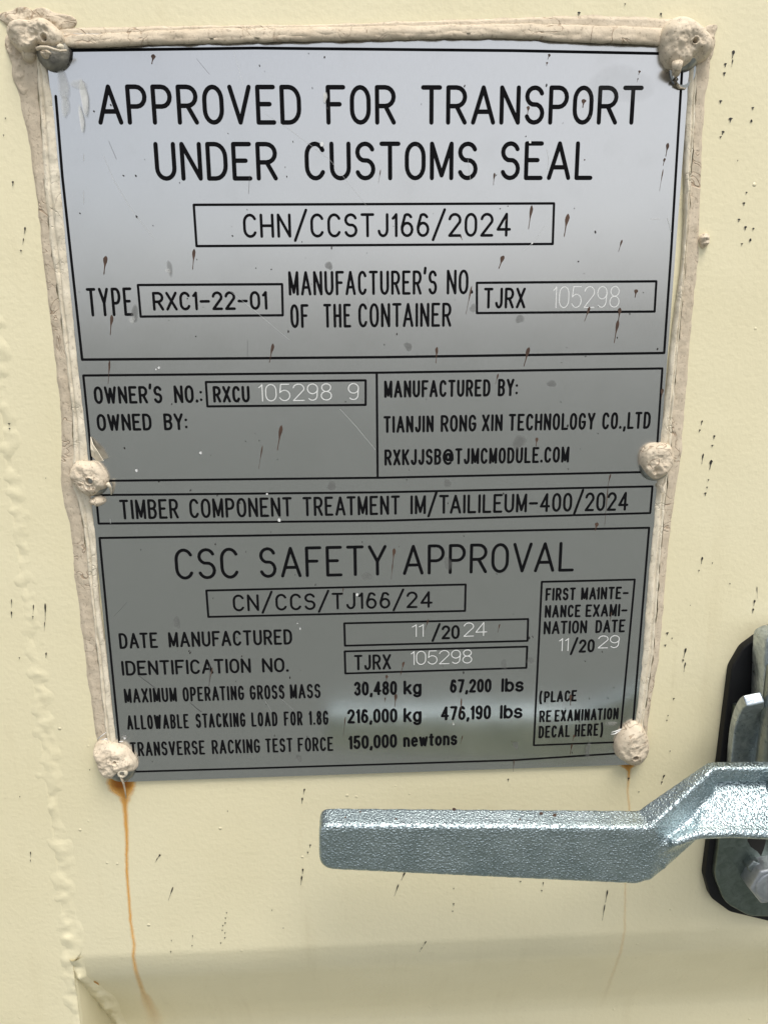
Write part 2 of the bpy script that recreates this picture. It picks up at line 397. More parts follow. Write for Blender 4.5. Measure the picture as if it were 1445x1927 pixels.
def word(gid, s, x0, x1, top, bot, sw, gap=.20, wave=0):
    """x0, x1: outer ink limits in photo pixels; top, bot: functions of pixel x giving cap line and base line"""
    t, b = top, bot
    yl = t(x0) if (x0 < 720 and s[0] not in BOTS_L) or s[0] in TOPS else b(x0)
    yr = t(x1) if (x1 >= 720 and s[-1] not in BOTS_R) or s[-1] in TOPS else b(x1)
    xa, xb = mm(P(x0, yl))[0] + sw/2, mm(P(x1, yr))[0] - sw/2
    zb0, zb1 = mm(P(x0, b(x0)))[1] + sw/2, mm(P(x1, b(x1)))[1] + sw/2
    zt0, zt1 = mm(P(x0, t(x0)))[1] - sw/2, mm(P(x1, t(x1)))[1] - sw/2
    h = ((zt0-zb0) + (zt1-zb1))/2
    adv, tot, vis = [], 0, []
    for i, c in enumerate(s):
        w = G[c][0]; adv.append((tot, w)); tot += w
        if i < len(s)-1:
            gp = gap*.58
            if c in "'.,:" or s[i+1] in "'.,:": gp *= .85
            if c+s[i+1] in ('AT', 'TA', 'AV', 'VA', 'LT', 'LA', 'PA', 'FA', 'AY'): gp *= .55
            if c in '/' or s[i+1] in '/': gp *= .75
            vis.append(gp*h + sw)
        else: vis.append(0)
    kx = max(.2, (xb-xa-sum(vis))/tot) if tot > 0 else 1
    for ci, (c, (o, w)) in enumerate(zip(s, adv)):
        run = sum(vis[:ci])
        for st in G[c][1]:
            pts = []
            for (u, vv) in st:
                x = xa + (o + u*w)*kx + run
                fr = (x-xa)/max(1e-6, xb-xa)
                pts.append((x, zb0 + (zb1-zb0)*fr + vv*h))
            for a, q in zip(pts, pts[1:]): SHAPES.append((gid, capsule(a, q, sw/2)))
def lin(xa, ya, xb, yb): return lambda x: ya + (yb-ya)*(x-xa)/(xb-xa)
def text(words, xl, tl, bl, xr, tr, br, sw, name='engraved_text', kind='groove', label=None, gap=.20):
    gid = new_group(name, kind, label)
    if kind == 'groove' and sw < 1.4: sw *= 1.05 if xl > 260 or tl < 1250 else .97
    for s, a, b in words: word(gid, s, a, b, lin(xl, tl, xr, tr), lin(xl, bl, xr, br), sw, gap)
def lines(segs, sw=1.02, name='engraved_border'):
    gid = new_group(name, 'groove')
    for s in segs:
        for a, b in zip(s, s[1:]): SHAPES.append((gid, capsule(mm(P(*a)), mm(P(*b)), sw/2, 3)))
def box(a, b, c, d, sw=1.02): lines([[a, b, c, d, a]], sw)

text([('APPROVED', 186, 568), ('FOR', 612.5, 745), ('TRANSPORT', 792, 1211)], 188, 158.5, 235, 1209, 161, 235, 1.75, gap=.22)
text([('UNDER', 288.5, 523.5), ('CUSTOMS', 571.5, 899.5), ('SEAL', 940.5, 1114)], 289, 267, 340.5, 1113, 265.5, 339, 1.75, gap=.22)
box((365, 385.5), (1042, 382.8), (1039.5, 459.1), (370.3, 463.2))
text([('CHN/CCSTJ166/2024', 456, 962)], 457, 402, 448, 961, 400, 445.5, 1.1, gap=.26)
text([('TYPE', 161.5, 252)], 161, 542, 596, 252, 540.5, 594.5, 1.15, gap=.16)
box((260, 536.4), (531, 534.8), (532.3, 593.3), (265.3, 595.8))
text([('RXC1-22-01', 286, 504)], 286, 549.5, 585, 503, 547, 583, 1.1, gap=.2)
text([("MANUFACTURER'S", 542, 822.5), ('NO.', 840, 890)], 543, 511, 556.5, 882, 507, 554, 1.1, gap=.16)
text([('OF', 545.6, 582), ('THE', 608, 661), ('CONTAINER', 673.5, 849)], 545.6, 572.5, 617.5, 848, 569, 615, 1.1, gap=.16)
box((897, 532.3), (1234.3, 529.4), (1231, 586.3), (897, 589.2))
text([('TJRX', 910.5, 988)], 910, 541.5, 581, 988, 541, 580.5, 1.1, gap=.18)
text([('105298', 1039, 1167)], 1039, 538.5, 579.5, 1166, 537.5, 578.5, .38, 'stamped_number', 'stamp', 'thin white scratched serial number', gap=.2)
# outer frame and the section boxes
lines([[(106, 95.5), (133, 95), (480, 90.5), (965, 95.3), (1237, 100.7), (1284, 101)],
       [(105.6, 181), (118, 332), (133.9, 480), (155.3, 676.8), (720, 672.2), (1249, 664.3), (1261.7, 480), (1284, 110)]], 1.1)
lines([[(157.4, 706.7), (720, 701.3), (1245.6, 693.4), (1236.4, 831), (1229, 888)], [(157.4, 706.7), (162.8, 760), (168.7, 820), (176, 905)],
       [(176, 905.3), (207, 904.8), (720, 899), (1229, 888)]])
lines([[(708.8, 702), (710.5, 897)]])
text([("OWNER'S", 175.5, 307), ('NO.:', 326.4, 382)], 176, 727.5, 760.5, 381, 724.5, 758.5, 1.12, gap=.17)
box((387.8, 719), (688, 715.8), (688, 762), (390.7, 764.8), 1.0)
text([('RXCU', 400, 471)], 400, 726.5, 758, 471, 726, 757.5, 1.12, gap=.17)
text([('105298', 486, 625), ('9', 654.5, 676)], 486, 722.5, 755.5, 676, 720.5, 752.5, .42, 'stamped_number', 'stamp', 'thin white scratched owner number', gap=.26)
text([('OWNED', 181, 287), ('BY:', 307, 354)], 181, 779, 811.5, 353, 777.5, 809.5, 1.12, gap=.17)
text([('MANUFACTURED', 722.8, 923), ('BY:', 936, 975)], 723, 716.5, 749, 975, 712.5, 745.5, 1.1, gap=.16)
text([('TIANJIN', 721.5, 816), ('RONG', 828.7, 896.5), ('XIN', 906, 946), ('TECHNOLOGY', 957, 1120.5), ('CO.,LTD', 1131.5, 1225)], 722, 783, 815, 1224, 774.5, 807, 1.1, gap=.16)
text([('RXKJJSB@TJMCMODULE.COM', 723.3, 1071.5)], 723, 845.5, 876.5, 1071, 840.3, 870.5, 1.1, gap=.16)
lines([[(181.5, 932), (208.4, 931.5), (720, 926.5), (1227, 915.3), (1222.7, 965.5), (720, 980), (186.4, 985.4), (181.5, 932)]])
text([('TIMBER', 224, 337.5), ('COMPONENT', 355, 549), ('TREATMENT', 569, 752.5), ('IM/TAILILEUM-400/2024', 772, 1183.5)], 224, 940.3, 978, 1183, 925.7, 961, 1.12, gap=.18)
lines([[(257, 1452.2), (480, 1445.8), (965, 1430.7), (1154, 1418.4), (1186, 1417), (1220.7, 993.2), (720, 1004), (188, 1012.5), (202.6, 1168.6), (224.7, 1393), (231, 1453), (257, 1452.2)]], 1.05)
text([('CSC', 326.5, 451), ('SAFETY', 486.5, 727.5), ('APPROVAL', 758, 1079)], 326, 1032.5, 1091.5, 1079, 1019.7, 1075.5, 1.5, gap=.24)
box((388.7, 1111.4), (875.9, 1100), (874.7, 1149.7), (392.5, 1161))
text([('CN/CCS/TJ166/24', 437, 814)], 437, 1119, 1151, 814, 1112.3, 1143.8, 1.05, gap=.3)
text([('DATE', 223, 298.5), ('MANUFACTURED', 316, 550.5)], 223, 1191.5, 1221.5, 550, 1184, 1213, 1.12, gap=.18)
box((647.9, 1173.1), (993.3, 1165), (992, 1206.1), (649.2, 1215.2))
text([('11', 775, 797)], 775, 1175, 1198.5, 797, 1174.5, 1198, .38, 'stamped_number', 'stamp', 'thin white scratched month', gap=.3)
text([('/20', 811.5, 865)], 812, 1177.5, 1204, 865, 1176, 1202.5, 1.12, gap=.14)
text([('24', 872, 916.5)], 872, 1171.5, 1198, 916, 1170.5, 1196.5, .38, 'stamped_number', 'stamp', 'thin white scratched year', gap=.2)
text([('IDENTIFICATION', 227.8, 473), ('NO.', 492.5, 544)], 228, 1243.5, 1272, 543, 1237.5, 1265, 1.12, gap=.18)
box((648.7, 1225.9), (991.6, 1216.9), (989.9, 1256.8), (650, 1267.5))
text([('TJRX', 666, 736)], 666, 1232.3, 1262, 736, 1231, 1260, 1.1, gap=.18)
text([('105298', 773, 888.5)], 773, 1225, 1251.5, 888, 1222, 1248, .38, 'stamped_number', 'stamp', 'thin white scratched identification number', gap=.2)
text([('MAXIMUM', 232.7, 334.2), ('OPERATING', 343, 460.5), ('GROSS', 469.4, 536.3), ('MASS', 545, 603.8)], 233, 1296, 1323.5, 603, 1286.3, 1314, 1.12, gap=.15)
text([('ALLOWABLE', 240.3, 356.6), ('STACKING', 367.4, 463), ('LOAD', 472.4, 523), ('FOR', 533.7, 570), ('1.8G', 580.5, 618.5)], 240, 1346, 1373.7, 618, 1337, 1364.3, 1.12, gap=.15)
text([('TRANSVERSE', 244, 387), ('RACKING', 397.8, 490.4), ('TEST', 498.6, 550.3), ('FORCE', 559.8, 627.6)], 244, 1396.8, 1424, 627, 1386.4, 1413.3, 1.12, gap=.15)
text([('30,480', 665.5, 747), ('kg', 759, 793.3)], 666, 1283, 1310, 793, 1280, 1307, 1.3, gap=.10)
text([('67,200', 846, 925), ('lbs', 942.5, 986)], 846, 1278.5, 1304.5, 986, 1275.5, 1302, 1.3, gap=.10)
text([('216,000', 653, 747.6), ('kg', 759, 793.3)], 653, 1335, 1362, 793, 1331.5, 1359, 1.3, gap=.10)
text([('476,190', 829, 924), ('lbs', 940, 983.6)], 829, 1329.3, 1356.5, 983, 1325.6, 1352, 1.3, gap=.10)
text([('150,000', 655, 747), ('newtons', 758.5, 860.6)], 655, 1384.4, 1411, 860, 1377.5, 1402.5, 1.3, gap=.10)
lines([[(1019, 1095), (1193.7, 1090.7), (1169.2, 1354.6), (1165, 1396.5), (1004, 1402.7), (1019, 1095)]])
text([('FIRST', 1025.3, 1083.5), ('MAINTE-', 1092, 1183.3)], 1025, 1106.6, 1131, 1183, 1103.5, 1127.5, 1.05, gap=.15)
text([('NANCE', 1024, 1093), ('EXAMI-', 1100.5, 1181)], 1024, 1138.7, 1163, 1181, 1136, 1160, 1.05, gap=.15)
text([('NATION', 1021.8, 1105), ('DATE', 1119, 1176.8)], 1022, 1169, 1194.3, 1176, 1165.4, 1190, 1.05, gap=.15)
text([('11', 1051, 1070)], 1051, 1201, 1225.5, 1070, 1200.5, 1225, .38, 'stamped_number', 'stamp', 'thin white scratched examination month', gap=.3)
text([('/20', 1071.5, 1119.3)], 1072, 1203.8, 1229, 1119, 1202.5, 1227.7, 1.12, gap=.14)
text([('29', 1124, 1166)], 1124, 1196, 1220, 1166, 1195, 1219, .38, 'stamped_number', 'stamp', 'thin white scratched examination year', gap=.2)
text([('(PLACE', 1013.5, 1085.8)], 1014, 1301.2, 1323, 1085, 1298.3, 1320, 1.05, gap=.15)
text([('RE', 1013.7, 1037.8), ('EXAMINATION', 1042.4, 1164.3)], 1014, 1337.2, 1359.8, 1164, 1331.5, 1354, 1.05, gap=.14)
text([('DECAL', 1012.4, 1072), ('HERE)', 1080.2, 1135.2)], 1012, 1366.4, 1389.7, 1135, 1360.6, 1384.5, 1.05, gap=.15)

# ------------------------------------------------------------------ the plate, cut by its lettering
XL, XR, ZTp, ZBp = -.0018, .2522, ZTOP - .0012, ZTOP - 1.303*UNIT
plate_root_loc = (XL, D0, ZBp)
verts, faces, fgrp = [], [], []
def add_poly(p, gid):
    b = len(verts); verts.extend(Vector(q) for q in p); faces.append(list(range(b, b+len(p)))); fgrp.append(gid)
cr = 2.0
X0m, X1m, Z0m, Z1m = XL*1000, XR*1000, ZBp*1000, ZTp*1000
add_poly([(X0m+cr, Z0m), (X1m-cr, Z0m), (X1m, Z0m+cr), (X1m, Z1m-cr), (X1m-cr, Z1m), (X0m+cr, Z1m), (X0m, Z1m-cr), (X0m, Z0m+cr)], -1)
for gid, p in SHAPES: add_poly(p, gid)
ov, oe, of, vi, ei, fi = delaunay_2d_cdt(verts, [], faces, 1, 1e-4)
owner = []
for ids in fi:
    gs = [fgrp[i] for i in ids]
    gr = [q for q in gs if q >= 0]
    blk = [q for q in gr if GROUPS[q][1] == 'groove']
    owner.append(min(blk) if blk else (min(gr) if gr else -1))
def depth_of(o): return 0.0 if o < 0 else (.00014 if GROUPS[o][1] == 'groove' else .00005)
sub = {}
for t, o in zip(of, owner): sub.setdefault(o, []).append(t)
edge = {}
for t, o in zip(of, owner):
    t = list(t)
    for a, b in zip(t, t[1:]+t[:1]): edge[(a, b)] = o
def build_region(o):
    d = depth_of(o); V, F, mi = [], [], []; idx = {}
    def gv(i, y):
        kk = (i, y)
        if kk not in idx: idx[kk] = len(V); V.append((ov[i].x/1000, y, ov[i].y/1000))
        return idx[kk]
    for t in sub[o]:
        F.append(tuple(gv(i, d) for i in t)); mi.append(0)
        if o >= 0:
            t = list(t)
            for a, b in zip(t, t[1:]+t[:1]):
                other = edge.get((b, a))
                if other is not None and depth_of(other) < d:
                    F.append((gv(b, d), gv(a, d), gv(a, depth_of(other)), gv(b, depth_of(other)))); mi.append(1)
    return V, F, mi
V, F, mi = build_region(-1)
rim = [(X0m+cr, Z0m), (X1m-cr, Z0m), (X1m, Z0m+cr), (X1m, Z1m-cr), (X1m-cr, Z1m), (X0m+cr, Z1m), (X0m, Z1m-cr), (X0m, Z0m+cr)]
b = len(V)
V += [(x/1000, 0, z/1000) for x, z in rim] + [(x/1000, D0 - .00005, z/1000) for x, z in rim]
F += [(b+i, b+8+i, b+8+(i+1) % 8, b+(i+1) % 8) for i in range(8)]
plate = mesh_obj('data_plate', V, F, M['steel'], None, plate_root_loc)
tag(plate, 'brushed metal approval plate riveted to the cream door and engraved with black lettering', 'data plate')
for gi, (nm, kd, lb) in enumerate(GROUPS):
    if gi not in sub: continue
    V, F, mi = build_region(gi)
    o = mesh_obj(nm, V, F, [M['groove' if kd == 'groove' else 'stamp'], M['wall']], plate)
    o.data.polygons.foreach_set('material_index', mi if kd == 'groove' else [0]*len(mi))
    if lb: tag(o, lb)

# ------------------------------------------------------------------ splashes, smudges, scratches
def blobpoly(c, rx, rz, ang, n=12, jit=.18, tail=0):
    pts = []
    for i in range(n):
        a = 2*math.pi*i/n; r = 1 + random.uniform(-jit, jit)
        x, z = rx*r*math.cos(a), rz*r*math.sin(a)
        pts.append((c[0] + x*math.cos(ang) - z*math.sin(ang), c[1] + x*math.sin(ang) + z*math.cos(ang)))
    return pts
def teardrop(h, t, w):
    """head point h, tail point t (x, z), head half width w"""
    d = Vector((t[0]-h[0], t[1]-h[1])); L = d.length
    if L < w*1.5: return blobpoly(h, w, w*1.2, 0)
    d /= L; n = Vector((-d.y, d.x)); out = []
    prof_ = [(-.05, 0), (.02, .62), (.12, 1), (.26, .92), (.40, .55), (.52, .28), (.75, .18), (.93, .24), (1, .08)]
    k = [1 + random.uniform(-.2, .2) for _ in prof_]
    for (s, q), kk in zip(prof_, k): out.append(Vector(h) + d*(s*L) + n*(q*w*kk))
    for (s, q), kk in list(zip(prof_, k))[::-1][:-1]: out.append(Vector(h) + d*(s*L) - n*(q*w*(2-kk)))
    return [tuple(q) for q in out]
def flat_patch(polys, yf):
    V, F = [], []
    for i, p in enumerate(polys):
        b = len(V); V += [(x, yf(x, z, i), z) for x, z in p]; n = len(p)
        if sum(p[j][0]*p[(j+1) % n][1] - p[(j+1) % n][0]*p[j][1] for j in range(n)) < 0: F.append(tuple(range(b+n-1, b-1, -1)))
        else: F.append(tuple(range(b, b+n)))
    return V, F
def xz(v): return (v.x, v.z)
PX = .00022      # metres per photo pixel on the plate, for splash widths
plate_mud = [(290, 103, 286, 121, 4), (1034, 102, 1030, 112, 2.5), (1029, 117, 1028, 124, 2), (1203, 133, 1201, 141, 2.5), (1200, 147, 1198, 155, 1), (1098, 187, 1096, 203, 4.5),
    (994, 200, 992, 216, 3), (1256, 270, 1252, 295, 3), (1250, 298, 1247, 312, 2.2), (1247, 320, 1240, 360, 1), (930, 326, 928, 349, 2), (366, 470, 363, 508, 3),
    (1000, 388, 994, 432, 3), (1068, 404, 1061, 446, 4), (1170, 452, 1163, 474, 1.8), (200, 483, 196, 517, 4), (947, 482, 938, 506, 4), (1197, 545, 1194, 560, 4),
    (1166, 580, 1163, 604, 3.5), (1162, 604, 1155, 646, 3.2), (1109, 578, 1099, 605, 2.5), (995, 655, 985, 690, 3.8), (822, 654, 820, 684, 2.8), (211, 594, 208, 631, 3), (514, 648, 507, 683, 3),
    (207, 680, 204, 723, 1.8), (1246, 732, 1243, 752, 3), (1010, 824, 1008, 840, 3), (530, 802, 522, 848, 3.6), (494, 840, 487, 883, 1.3), (937, 704, 932, 723, 1.6),
    (887, 540, 876, 592, 1.6), (1148, 893, 1143, 915, 1.5), (1143, 920, 1137, 990, 1), (1123, 984, 1119, 999, 4), (742, 1033, 739, 1060, 3.4), (739, 1060, 736, 1091, 1.2),
    (806, 1166, 799, 1186, 1.5), (760, 1246, 755, 1264, 2.5), (755, 1264, 753, 1272, 1.5), (728, 1271, 727, 1282, 3), (745, 1307, 743, 1330, 3.4), (725, 1313, 724, 1322, 1.6), (868, 1315, 866, 1350, 1.6),
    (650, 1350, 646, 1386, 1.2), (1073, 1308, 1073, 1328, 3), (1080, 1383, 1077, 1394, 2.2), (1076, 1400, 1072, 1420, 1.6), (967, 1430, 965, 1452, 1.2), (870, 1385, 866, 1400, 1), (400, 1257, 393, 1292, 1.4),
    (646, 1106, 644, 1122, 1), (1100, 300, 1098, 303, 1.5), (952, 412, 950, 420, 1.2), (866, 444, 870, 452, 1.5), (1150, 1152, 1147, 1170, 1), (716, 320, 712, 345, 1), (940, 1175, 936, 1190, 1.2)]
def splash(list_, conv, yf, mat, parent, name, kw):
    polys = []
    for (x0, y0, x1, y1, w) in list_: polys.append(teardrop(xz(conv(x0, y0)), xz(conv(x1, y1)), w*PX*kw))
    V, F = flat_patch(polys, yf); o = mesh_obj(name, V, F, mat, parent); o['kind'] = 'stuff'; return o
splash(plate_mud, P, lambda x, z, i: -.00006 - .000002*i, M['mud'], plate, 'mud_splashes', 1.0)
dust = []
for i in range(170):
    x, z = random.uniform(XL+.003, XR-.003), random.uniform(ZBp+.003, ZTp-.004)
    r = random.choice((.00012, .00016, .0002, .0003)); dust.append(blobpoly((x, z), r, r*random.uniform(1, 2.2), random.uniform(-.3, .3), 7))
V, F = flat_patch(dust, lambda x, z, i: -.00025 - .000002*i); o = mesh_obj('dirt_specks', V, F, M['ink'], plate); o['kind'] = 'stuff'
white = [(300, 692, 2), (378, 852, 2.5), (258, 885, 2.5), (526, 978, 3), (672, 1118, 2.6), (503, 929, 1.8), (565, 1182, 1.6), (236, 1388, 2.4), (853, 1362, 1.8), (606, 272, 3.4), (612, 180, 3), (996, 268, 2.2), (1000, 458, 1.5), (295, 695, 1.5), (560, 1172, 1)]
V, F = flat_patch([blobpoly(xz(P(a, b)), r*PX, r*PX*1.2, 0, 8) for a, b, r in white], lambda x, z, i: -.0006 - .00001*i)
o = mesh_obj('white_specks', V, F, M['stamp'], plate); o['kind'] = 'stuff'
def ribbon(pts, w, y, taper=True):
    V, F = [], []; n = len(pts)
    for i, p in enumerate(pts):
        a, b_ = Vector(pts[max(0, i-1)]), Vector(pts[min(n-1, i+1)]); d = (b_-a).normalized(); nn = Vector((-d.y, d.x))
        ww = w*(.35 + .65*math.sin(math.pi*min(1, max(0, (i+.4)/n)))) if taper else w
        for s in (-1, 1): q = Vector(p) + nn*ww*s/2; V.append((q.x, y, q.y))
    for i in range(n-1): F.append((2*i, 2*i+1, 2*i+3, 2*i+2))
    return V, F
def scr(list_, mat, name, y):
    parts = []
    for k_, (pts, w) in enumerate(list_): parts.append(ribbon([xz(P(*q)) for q in pts], w, y - k_*.000004))
    V, F = merge(parts); o = mesh_obj(name, V, F, mat, plate); o['kind'] = 'stuff'
scr([([(195, 293), (215, 340), (245, 390), (290, 450)], .00016), ([(440, 98), (450, 130), (458, 160)], .00012), ([(640, 770), (668, 800), (706, 846)], .00018), ([(158, 290), (158, 303)], .0002), ([(158, 360), (158, 383)], .0002),
     ([(985, 470), (1005, 455), (1025, 425)], .00012), ([(1020, 330), (1030, 320), (1032, 300), (1028, 280)], .00014), ([(1255, 410), (1262, 436)], .0002), ([(545, 640), (480, 585), (430, 545)], .0001), ([(500, 1320), (512, 1340)], .00012), ([(526, 1312), (552, 1335)], .0001), ([(880, 300), (885, 340)], .0001), ([(350, 300), (352, 320)], .0001),
     ([(700, 400), (620, 300), (540, 240), (500, 215)], .00009), ([(1225, 412), (1240, 412)], .0003), ([(208, 976), (209, 985)], .0002)], M['scratch'], 'light_scratches', -.00012)
scr([([(215, 1160), (228, 1146), (240, 1133)], .00012), ([(262, 1272), (280, 1285), (296, 1298)], .0002), ([(358, 1322), (370, 1333), (380, 1340)], .00025), ([(370, 110), (382, 125), (395, 140)], .0001), ([(690, 560), (694, 575)], .0001), ([(205, 265), (220, 300)], .0001), ([(470, 330), (468, 365)], .00012),
     ([(466, 640), (466, 672)], .00012), ([(1012, 1330), (1016, 1350)], .0001), ([(395, 1252), (394, 1290)], .0003)], M['scratch_dark'], 'dark_scratches', -.00016)
def film(name, items, mat, parent, y, conv=P):
    """soft edged round films: (px, py, rx, ry, amount)"""
    V, F, A = [], [], []
    for q_, (px, py, rx, ry, am) in enumerate(items):
        b = len(V); c = conv(px, py); n = 18; V.append((c.x, y - q_*.000003, c.z)); A.append(am)
        ph = random.uniform(0, 6)
        for rr, aa in ((.5, am), (.8, am*.75), (1.0, 0)):
            for i in range(n):
                a = 2*math.pi*i/n; jr = 1 + .16*math.sin(2*a+ph) + .10*math.sin(3*a+2*ph)
                V.append((c.x + rx*PX*rr*jr*math.cos(a), y - q_*.000003, c.z + ry*PX*rr*jr*math.sin(a))); A.append(aa)
        for i in range(n): F.append((b, b+1+i, b+1+(i+1) % n))
        for r in range(2):
            for i in range(n): F.append((b+1+r*n+i, b+1+(r+1)*n+i, b+1+(r+1)*n+(i+1) % n, b+1+r*n+(i+1) % n))
    o = mesh_obj(name, V, F, mat, parent, attr=A); o['kind'] = 'stuff'; return o
film('grey_smudges', [(254, 590, 7, 16, .8), (320, 505, 5, 16, .6), (619, 500, 7, 9, .8), (768, 652, 8, 9, .8), (1038, 722, 9, 8, .8), (977, 832, 13, 16, .7), (843, 1060, 10, 14, .5), (978, 600, 8, 10, .7), (624, 915, 11, 9, .7),
     (842, 910, 9, 8, .6), (333, 1172, 7, 16, .6), (970, 1402, 7, 10, .7), (1105, 1410, 7, 20, .7), (997, 1243, 9, 9, .5), (948, 1250, 6, 14, .5), (563, 1428, 7, 9, .6), (690, 1085, 10, 10, .5), (1165, 160, 60, 40, .10), (890, 580, 8, 8, .6)], M['smudge'], plate, -.0007)
film('milky_smears', [(160, 185, 8, 30, .9), (155, 225, 5, 22, .8), (120, 160, 12, 26, .5), (124, 200, 7, 22, .5), (150, 160, 14, 10, .4), (612, 184, 4, 10, .8), (250, 602, 7, 7, .5), (318, 510, 5, 5, .5)], M['milky'], plate, -.0009)

door_mud = [(1383, 93, 1380, 108, 3), (1381, 110, 1379, 124, 1.2), (1367, 117, 1367, 124, 3), (1365, 134, 1365, 141, 3), (1358, 187, 1358, 193, 3.4), (1377, 220, 1376, 229, 4), (1363, 245, 1361, 252, 3.2), (1358, 255, 1358, 259, 2.5), (1419, 200, 1419, 205, 3), (1416, 226, 1416, 229, 2.4),
    (1407, 360, 1406, 364, 2.2), (1402, 380, 1402, 386, 3), (1393, 411, 1392, 417, 3), (1405, 425, 1404, 433, 3), (1420, 428, 1419, 433, 2.4), (1414, 451, 1413, 454, 2.4), (1398, 457, 1398, 461, 2.6), (1091, 20, 1090, 27, 3.2), (1089, 36, 1088, 41, 3), (1085, 50, 1084, 55, 3), (1245, 22, 1247, 30, 2), (1248, 36, 1250, 46, 2), (1178, 4, 1177, 8, 1.6),
    (1323, 792, 1321, 801, 1.8), (1319, 809, 1317, 814, 2.2), (1346, 820, 1345, 827, 2.6), (1342, 838, 1342, 842, 2.8), (1325, 855, 1322, 875, 1.8), (1340, 867, 1337, 885, 3.2), (1335, 903, 1334, 907, 2), (1332, 917, 1332, 921, 2), (1329, 928, 1329, 934, 2.8),
    (1323, 1050, 1321, 1063, 2.2), (1317, 1074, 1316, 1078, 1.8), (1342, 1060, 1342, 1063, 1.4), (1375, 1099, 1375, 1102, 1.6), (1426, 1106, 1427, 1128, .9), (1422, 1131, 1420, 1142, 2.4), (1419, 1147, 1418, 1156, 2.2), (1257, 1192, 1257, 1197, 3.6), (1266, 1202, 1266, 1205, 1.8), (1253, 1215, 1253, 1219, 3),
    (1292, 1222, 1288, 1240, 2.4), (1287, 1243, 1286, 1248, 2.6), (1291, 1249, 1288, 1267, 1.6), (1269, 1316, 1269, 1320, 2.4), (1258, 1348, 1258, 1351, 1.8), (1256, 1357, 1256, 1360, 2.2), (1251, 1461, 1248, 1470, 2.4), (1247, 1473, 1245, 1479, 1.8), (1184, 1466, 1183, 1472, 2.6), (1203, 1492, 1203, 1495, 1.6), (1262, 1415, 1262, 1418, 1.6),
    (1144, 1679, 1140, 1702, 2), (1139, 1706, 1134, 1736, 1.4), (980, 1661, 980, 1664, 2.4), (1023, 1663, 1022, 1672, 1.2), (1020, 1678, 1020, 1682, 2), (573, 1487, 571, 1498, 1.8), (569, 1504, 568, 1515, 2), (584, 1592, 583, 1598, 2), (579, 1606, 579, 1610, 2), (570, 1638, 569, 1648, 2), (568, 1652, 566, 1669, 1.8),
    (762, 1645, 755, 1660, 2), (750, 1668, 742, 1690, 1.6), (854, 1674, 854, 1678, 1.4), (854, 1703, 854, 1708, 2.2), (852, 1717, 852, 1720, 2), (957, 1468, 957, 1473, 2), (57, 1605, 57, 1616, 1.2), (57, 1620, 57, 1624, 1.2), (301, 1611, 296, 1618, 2.4), (296, 1618, 291, 1626, 1), (325, 1673, 316, 1698, 1.5),
    (426, 1720, 426, 1723, 1.6), (424, 1730, 424, 1733, 2), (424, 1739, 423, 1743, 1.8), (419, 1744, 419, 1747, 1.8), (418, 1753, 418, 1756, 1.7), (423, 1758, 423, 1761, 1.7), (423, 1767, 423, 1770, 2), (415, 1777, 415, 1780, 2), (322, 1772, 322, 1776, 1), (321, 1793, 321, 1797, 1.4), (362, 1763, 362, 1771, .8), (361, 1782, 361, 1785, 1.6),
    (802, 1775, 796, 1786, 1.5), (795, 1788, 790, 1799, .9), (533, 1749, 533, 1751, 1.6), (512, 1715, 511, 1718, 1.2), (23, 340, 22, 349, 2), (46, 427, 44, 440, 1.8), (43, 448, 41, 460, 1), (38, 470, 38, 474, 2), (5, 252, 5, 256, 1.4), (9, 220, 8, 224, 1.2), (21, 1129, 21, 1145, 1), (21, 1152, 21, 1164, 1.6), (62, 1140, 61, 1158, 1.2), (61, 1160, 61, 1167, 1.4),
    (84, 1138, 84, 1170, 1.8), (83, 1172, 82, 1190, .9), (16, 797, 16, 801, 2.4), (17, 806, 17, 810, 1.6), (86, 1230, 85, 1240, 1.6), (1390, 300, 1389, 303, 1.2), (85, 900, 85, 902, 1.2), (36, 1238, 36, 1242, 1.5), (1300, 1140, 1300, 1142, 1.2), (37, 1500, 37, 1503, 1.2), (428, 1528, 428, 1531, 1.2), (168, 1450, 168, 1453, 1.2)]
splash(door_mud, P, lambda x, z, i: (D0 - .0006 if x < XW + .001 else door_y(z) - .0002) - .000002*i, M['ink'], door, 'mud_splashes', .95)

# rust runs on the door
def rust_run(path, name='rust_streak'):
    V, F, A = [], [], []; pts = []
    for (a, b) in zip(path, path[1:]):
        n = max(2, int(abs(b[1]-a[1])/6))
        for i in range(n):
            t = i/n; pts.append([a[j] + (b[j]-a[j])*t for j in range(5)])
    pts.append(list(path[-1])[:5])
    cols = (-1, -.62, -.3, 0, .3, .62, 1)
    for j, (px, py, w, am, cl) in enumerate(pts):
        wob = 1.0*noise.noise(Vector((py*.05, 3, 0))) + .6*noise.noise(Vector((py*.17, 5, 0)))
        for u in cols:
            p_ = PD(px + wob + u*w*(.60 if w < 13 else .95)*(1 + .18*noise.noise(Vector((py*.09, u, 2)))), py, .0006 if 1760 < py < 1850 else .0002); V.append(p_)
            A.append(am*(1 - abs(u)**cl) if abs(u) < 1 else 0)
    nn = len(cols)
    for j in range(len(pts)-1):
        for i in range(nn-1): F.append((j*nn+i, (j+1)*nn+i, (j+1)*nn+i+1, j*nn+i+1))
    return mesh_obj(name, V, F, M['rust'], door, attr=A)
